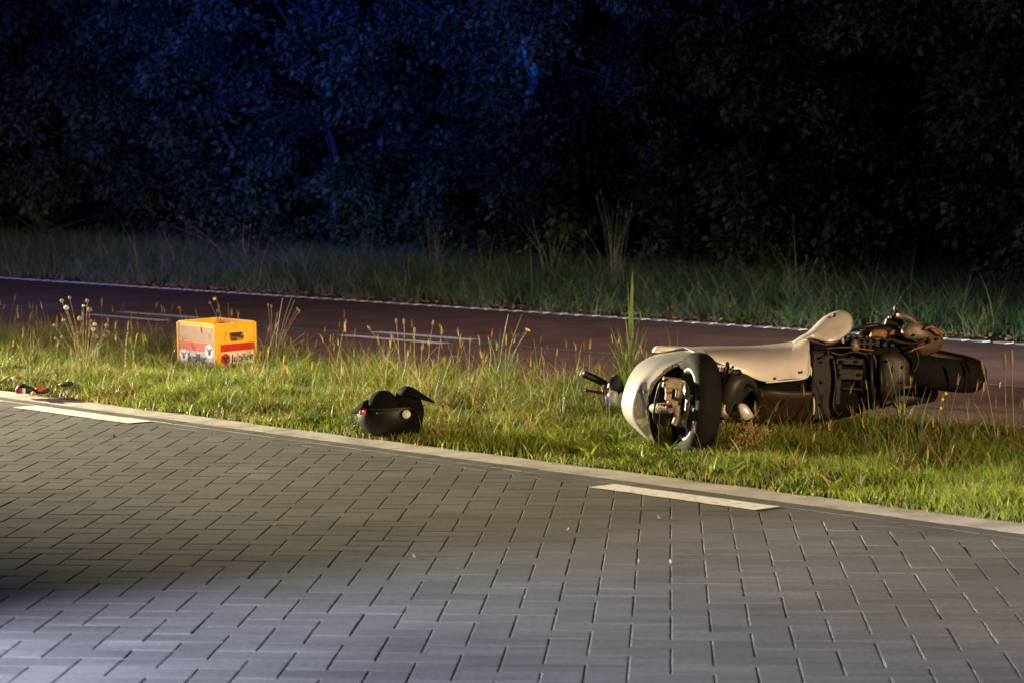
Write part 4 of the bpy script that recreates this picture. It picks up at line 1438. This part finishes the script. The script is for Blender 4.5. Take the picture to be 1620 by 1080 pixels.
MB().tube(catmull(px([(596, 653, HY - .145), (615, 651, HY - .15), (630, 649, HY - .14)]), 14), .004, 6).build('rim_seal', M_BLACK, hel)
MB().tube(catmull([hc + Vector((.1585 * math.cos(q), .1355 * math.sin(q), .030 + .004 * math.cos(q))) for q in [math.pi * (1.02 + k / 23 * .96) for k in range(24)]], 40), .0042, 6).build('edge_trim', M_BLACK, hel)

# ------------------------------------------------------------------ litter by the kerb, left
def shard(name, outline, Y, m, label, cat='litter', bulge=.02, dep=.06, extra=()):
    root = empty(name, at(sum(p[0] for p in outline) / len(outline), max(p[1] for p in outline), Y), label, cat, 'litter along the kerb and in the grass')
    MB().pillow(outline, Y, bulge, dep, n=28).build('body', m, root)
    for nm, ol, dy, mm in extra:
        MB().pillow(ol, Y + dy, .008, .03, n=20).build(nm, mm, root)
    return root


shard('crushed_packet', [(26, 622), (26, 612), (31, 608), (38, 606.5), (45, 610), (52, 612), (55, 618), (52, 623), (40, 622)], 14.05, M_BLACK, 'crushed black packet with dark red and white patches lying on the kerb edge',
      extra=(('red_patch', [(25, 614), (30, 612), (34, 615), (35, 621), (30, 622.5), (25, 620)], -.02, M_DARKRED), ('white_patch', [(34.5, 613.5), (40, 614), (39.5, 622), (36, 622)], -.03, M_WHITE)))
shard('red_plastic_fragment', [(55, 613), (62, 611), (69, 611.5), (71, 614), (66, 618), (61, 619)], 14.0, M_ORANGE, 'bright orange red plastic fragment at the kerb beside the black packet')
shard('tail_lamp_fragment', [(52, 622), (54, 615), (66, 619), (74, 613), (79, 617), (72, 622), (60, 623)], 14.06, M_BLACK, 'black broken plastic piece lying under the orange red fragment')
shard('cardboard_fragment', [(19, 596), (24, 594), (31, 594), (34, 593), (38, 592), (39, 600), (33, 603), (26, 604), (21, 600)], 14.75, mat('torn_card', (.42, .16, .06), .8, var=.3), 'torn orange brown piece with a white corner in the grass behind the black packet',
      extra=(('white_corner', [(19, 597), (23, 597), (27, 603), (23, 604.5), (20, 601)], -.02, M_WHITE),))
shard('dark_fragment', [(92, 608), (98, 604), (104, 603), (112, 603), (117, 606), (110, 610), (98, 611)], 14.35, M_BLACK, 'dark flat fragment with a dull red patch in the grass right of the foxtail weed',
      extra=(('red_patch', [(98, 605.5), (104, 603.5), (108, 604.5), (106, 607), (100, 608)], -.02, mat('dull_red', (.25, .05, .02), .6, var=.2)),))
shard('orange_fragment', [(49, 621), (53, 618), (57, 621), (55, 625), (50, 625)], 13.9, mat('brown_orange', (.42, .18, .07), .6, var=.2), 'small brown orange scrap in front of the foxtail weed at the kerb')
shard('red_scrap', [(363, 606), (367, 603.5), (372, 602), (377, 605), (374, 608), (367, 608)], 14.75, mat('scrap_red', (.5, .07, .03), .5, var=.2), 'small red plastic scrap in the grass below the yellow crate',
      extra=(('white_edge', [(362.5, 606), (366, 606), (369, 608.5), (365, 609)], -.01, M_WHITE),))
for k, (x, y, r) in enumerate([(365, 597, 2), (373, 594, 2), (379, 597, 2.5), (387, 597.5, 3), (396, 600, 1.5), (399, 600, 1.5), (403, 600.5, 1.5), (410, 612, 2)]):
    gs = MB().pillow([(x - r, y), (x - r * .3, y - r * .7), (x + r, y - r * .4), (x + r * .7, y + r * .6), (x - r * .5, y + r * .7)], 14.7 + .02 * k, .006, .02, n=12).build('glass_shard', M_GLASS, None, False)
    tag(gs, 'tiny clear glass shard glinting in the grass just below the yellow crate', 'shard', 'glass shards below the crate')
for k, (x, y, r, lab) in enumerate([(1061, 889, 3.2, 'small pale dry leaf lying on the paving below the right edge dash'), (1010, 888, 1.6, 'tiny pale chip on the paving left of the dry leaf'), (1042, 819, 1.5, 'tiny pale chip on the paving just below the right edge dash'),
                                    (655, 880, 2.6, 'small white chip on the paving below the olive lit stretch'), (180, 690, 3.0, 'dark crumpled leaf on the paving below the left edge dash'), (435, 830, 2.4, 'small straw scrap on the paving left of the white chip'), (898, 838, 1.5, 'tiny pale chip on the paving left of the right edge dash')]):
    g = ground(x, y, .003)
    s = .72 * r * g.y / FPX
    a = random.uniform(0, 3)
    ca, sa = math.cos(a), math.sin(a)
    vs = []
    for (u, v, z) in [(-1, 0, 0), (-.4, .45, .004), (.4, .4, .006), (1.2, 0, .010), (.4, -.45, .006), (-.4, -.4, .003), (0, 0, .001)]:
        vs.append(g + Vector(((u * ca - v * sa) * s * 1.4, (u * sa + v * ca) * s * 2.2, z)))
    lf = MB().add(vs, [(0, 1, 6), (1, 2, 6), (2, 3, 6), (3, 4, 6), (4, 5, 6), (5, 0, 6)]).build('fallen_leaf' if k in (0, 4) else 'stone_chip', M_BARK if k == 4 else (M_STEM if k == 5 else M_WHITESEED), None, False, solid=.002)
    tag(lf, lab, 'leaf' if k in (0, 4) else 'chip')
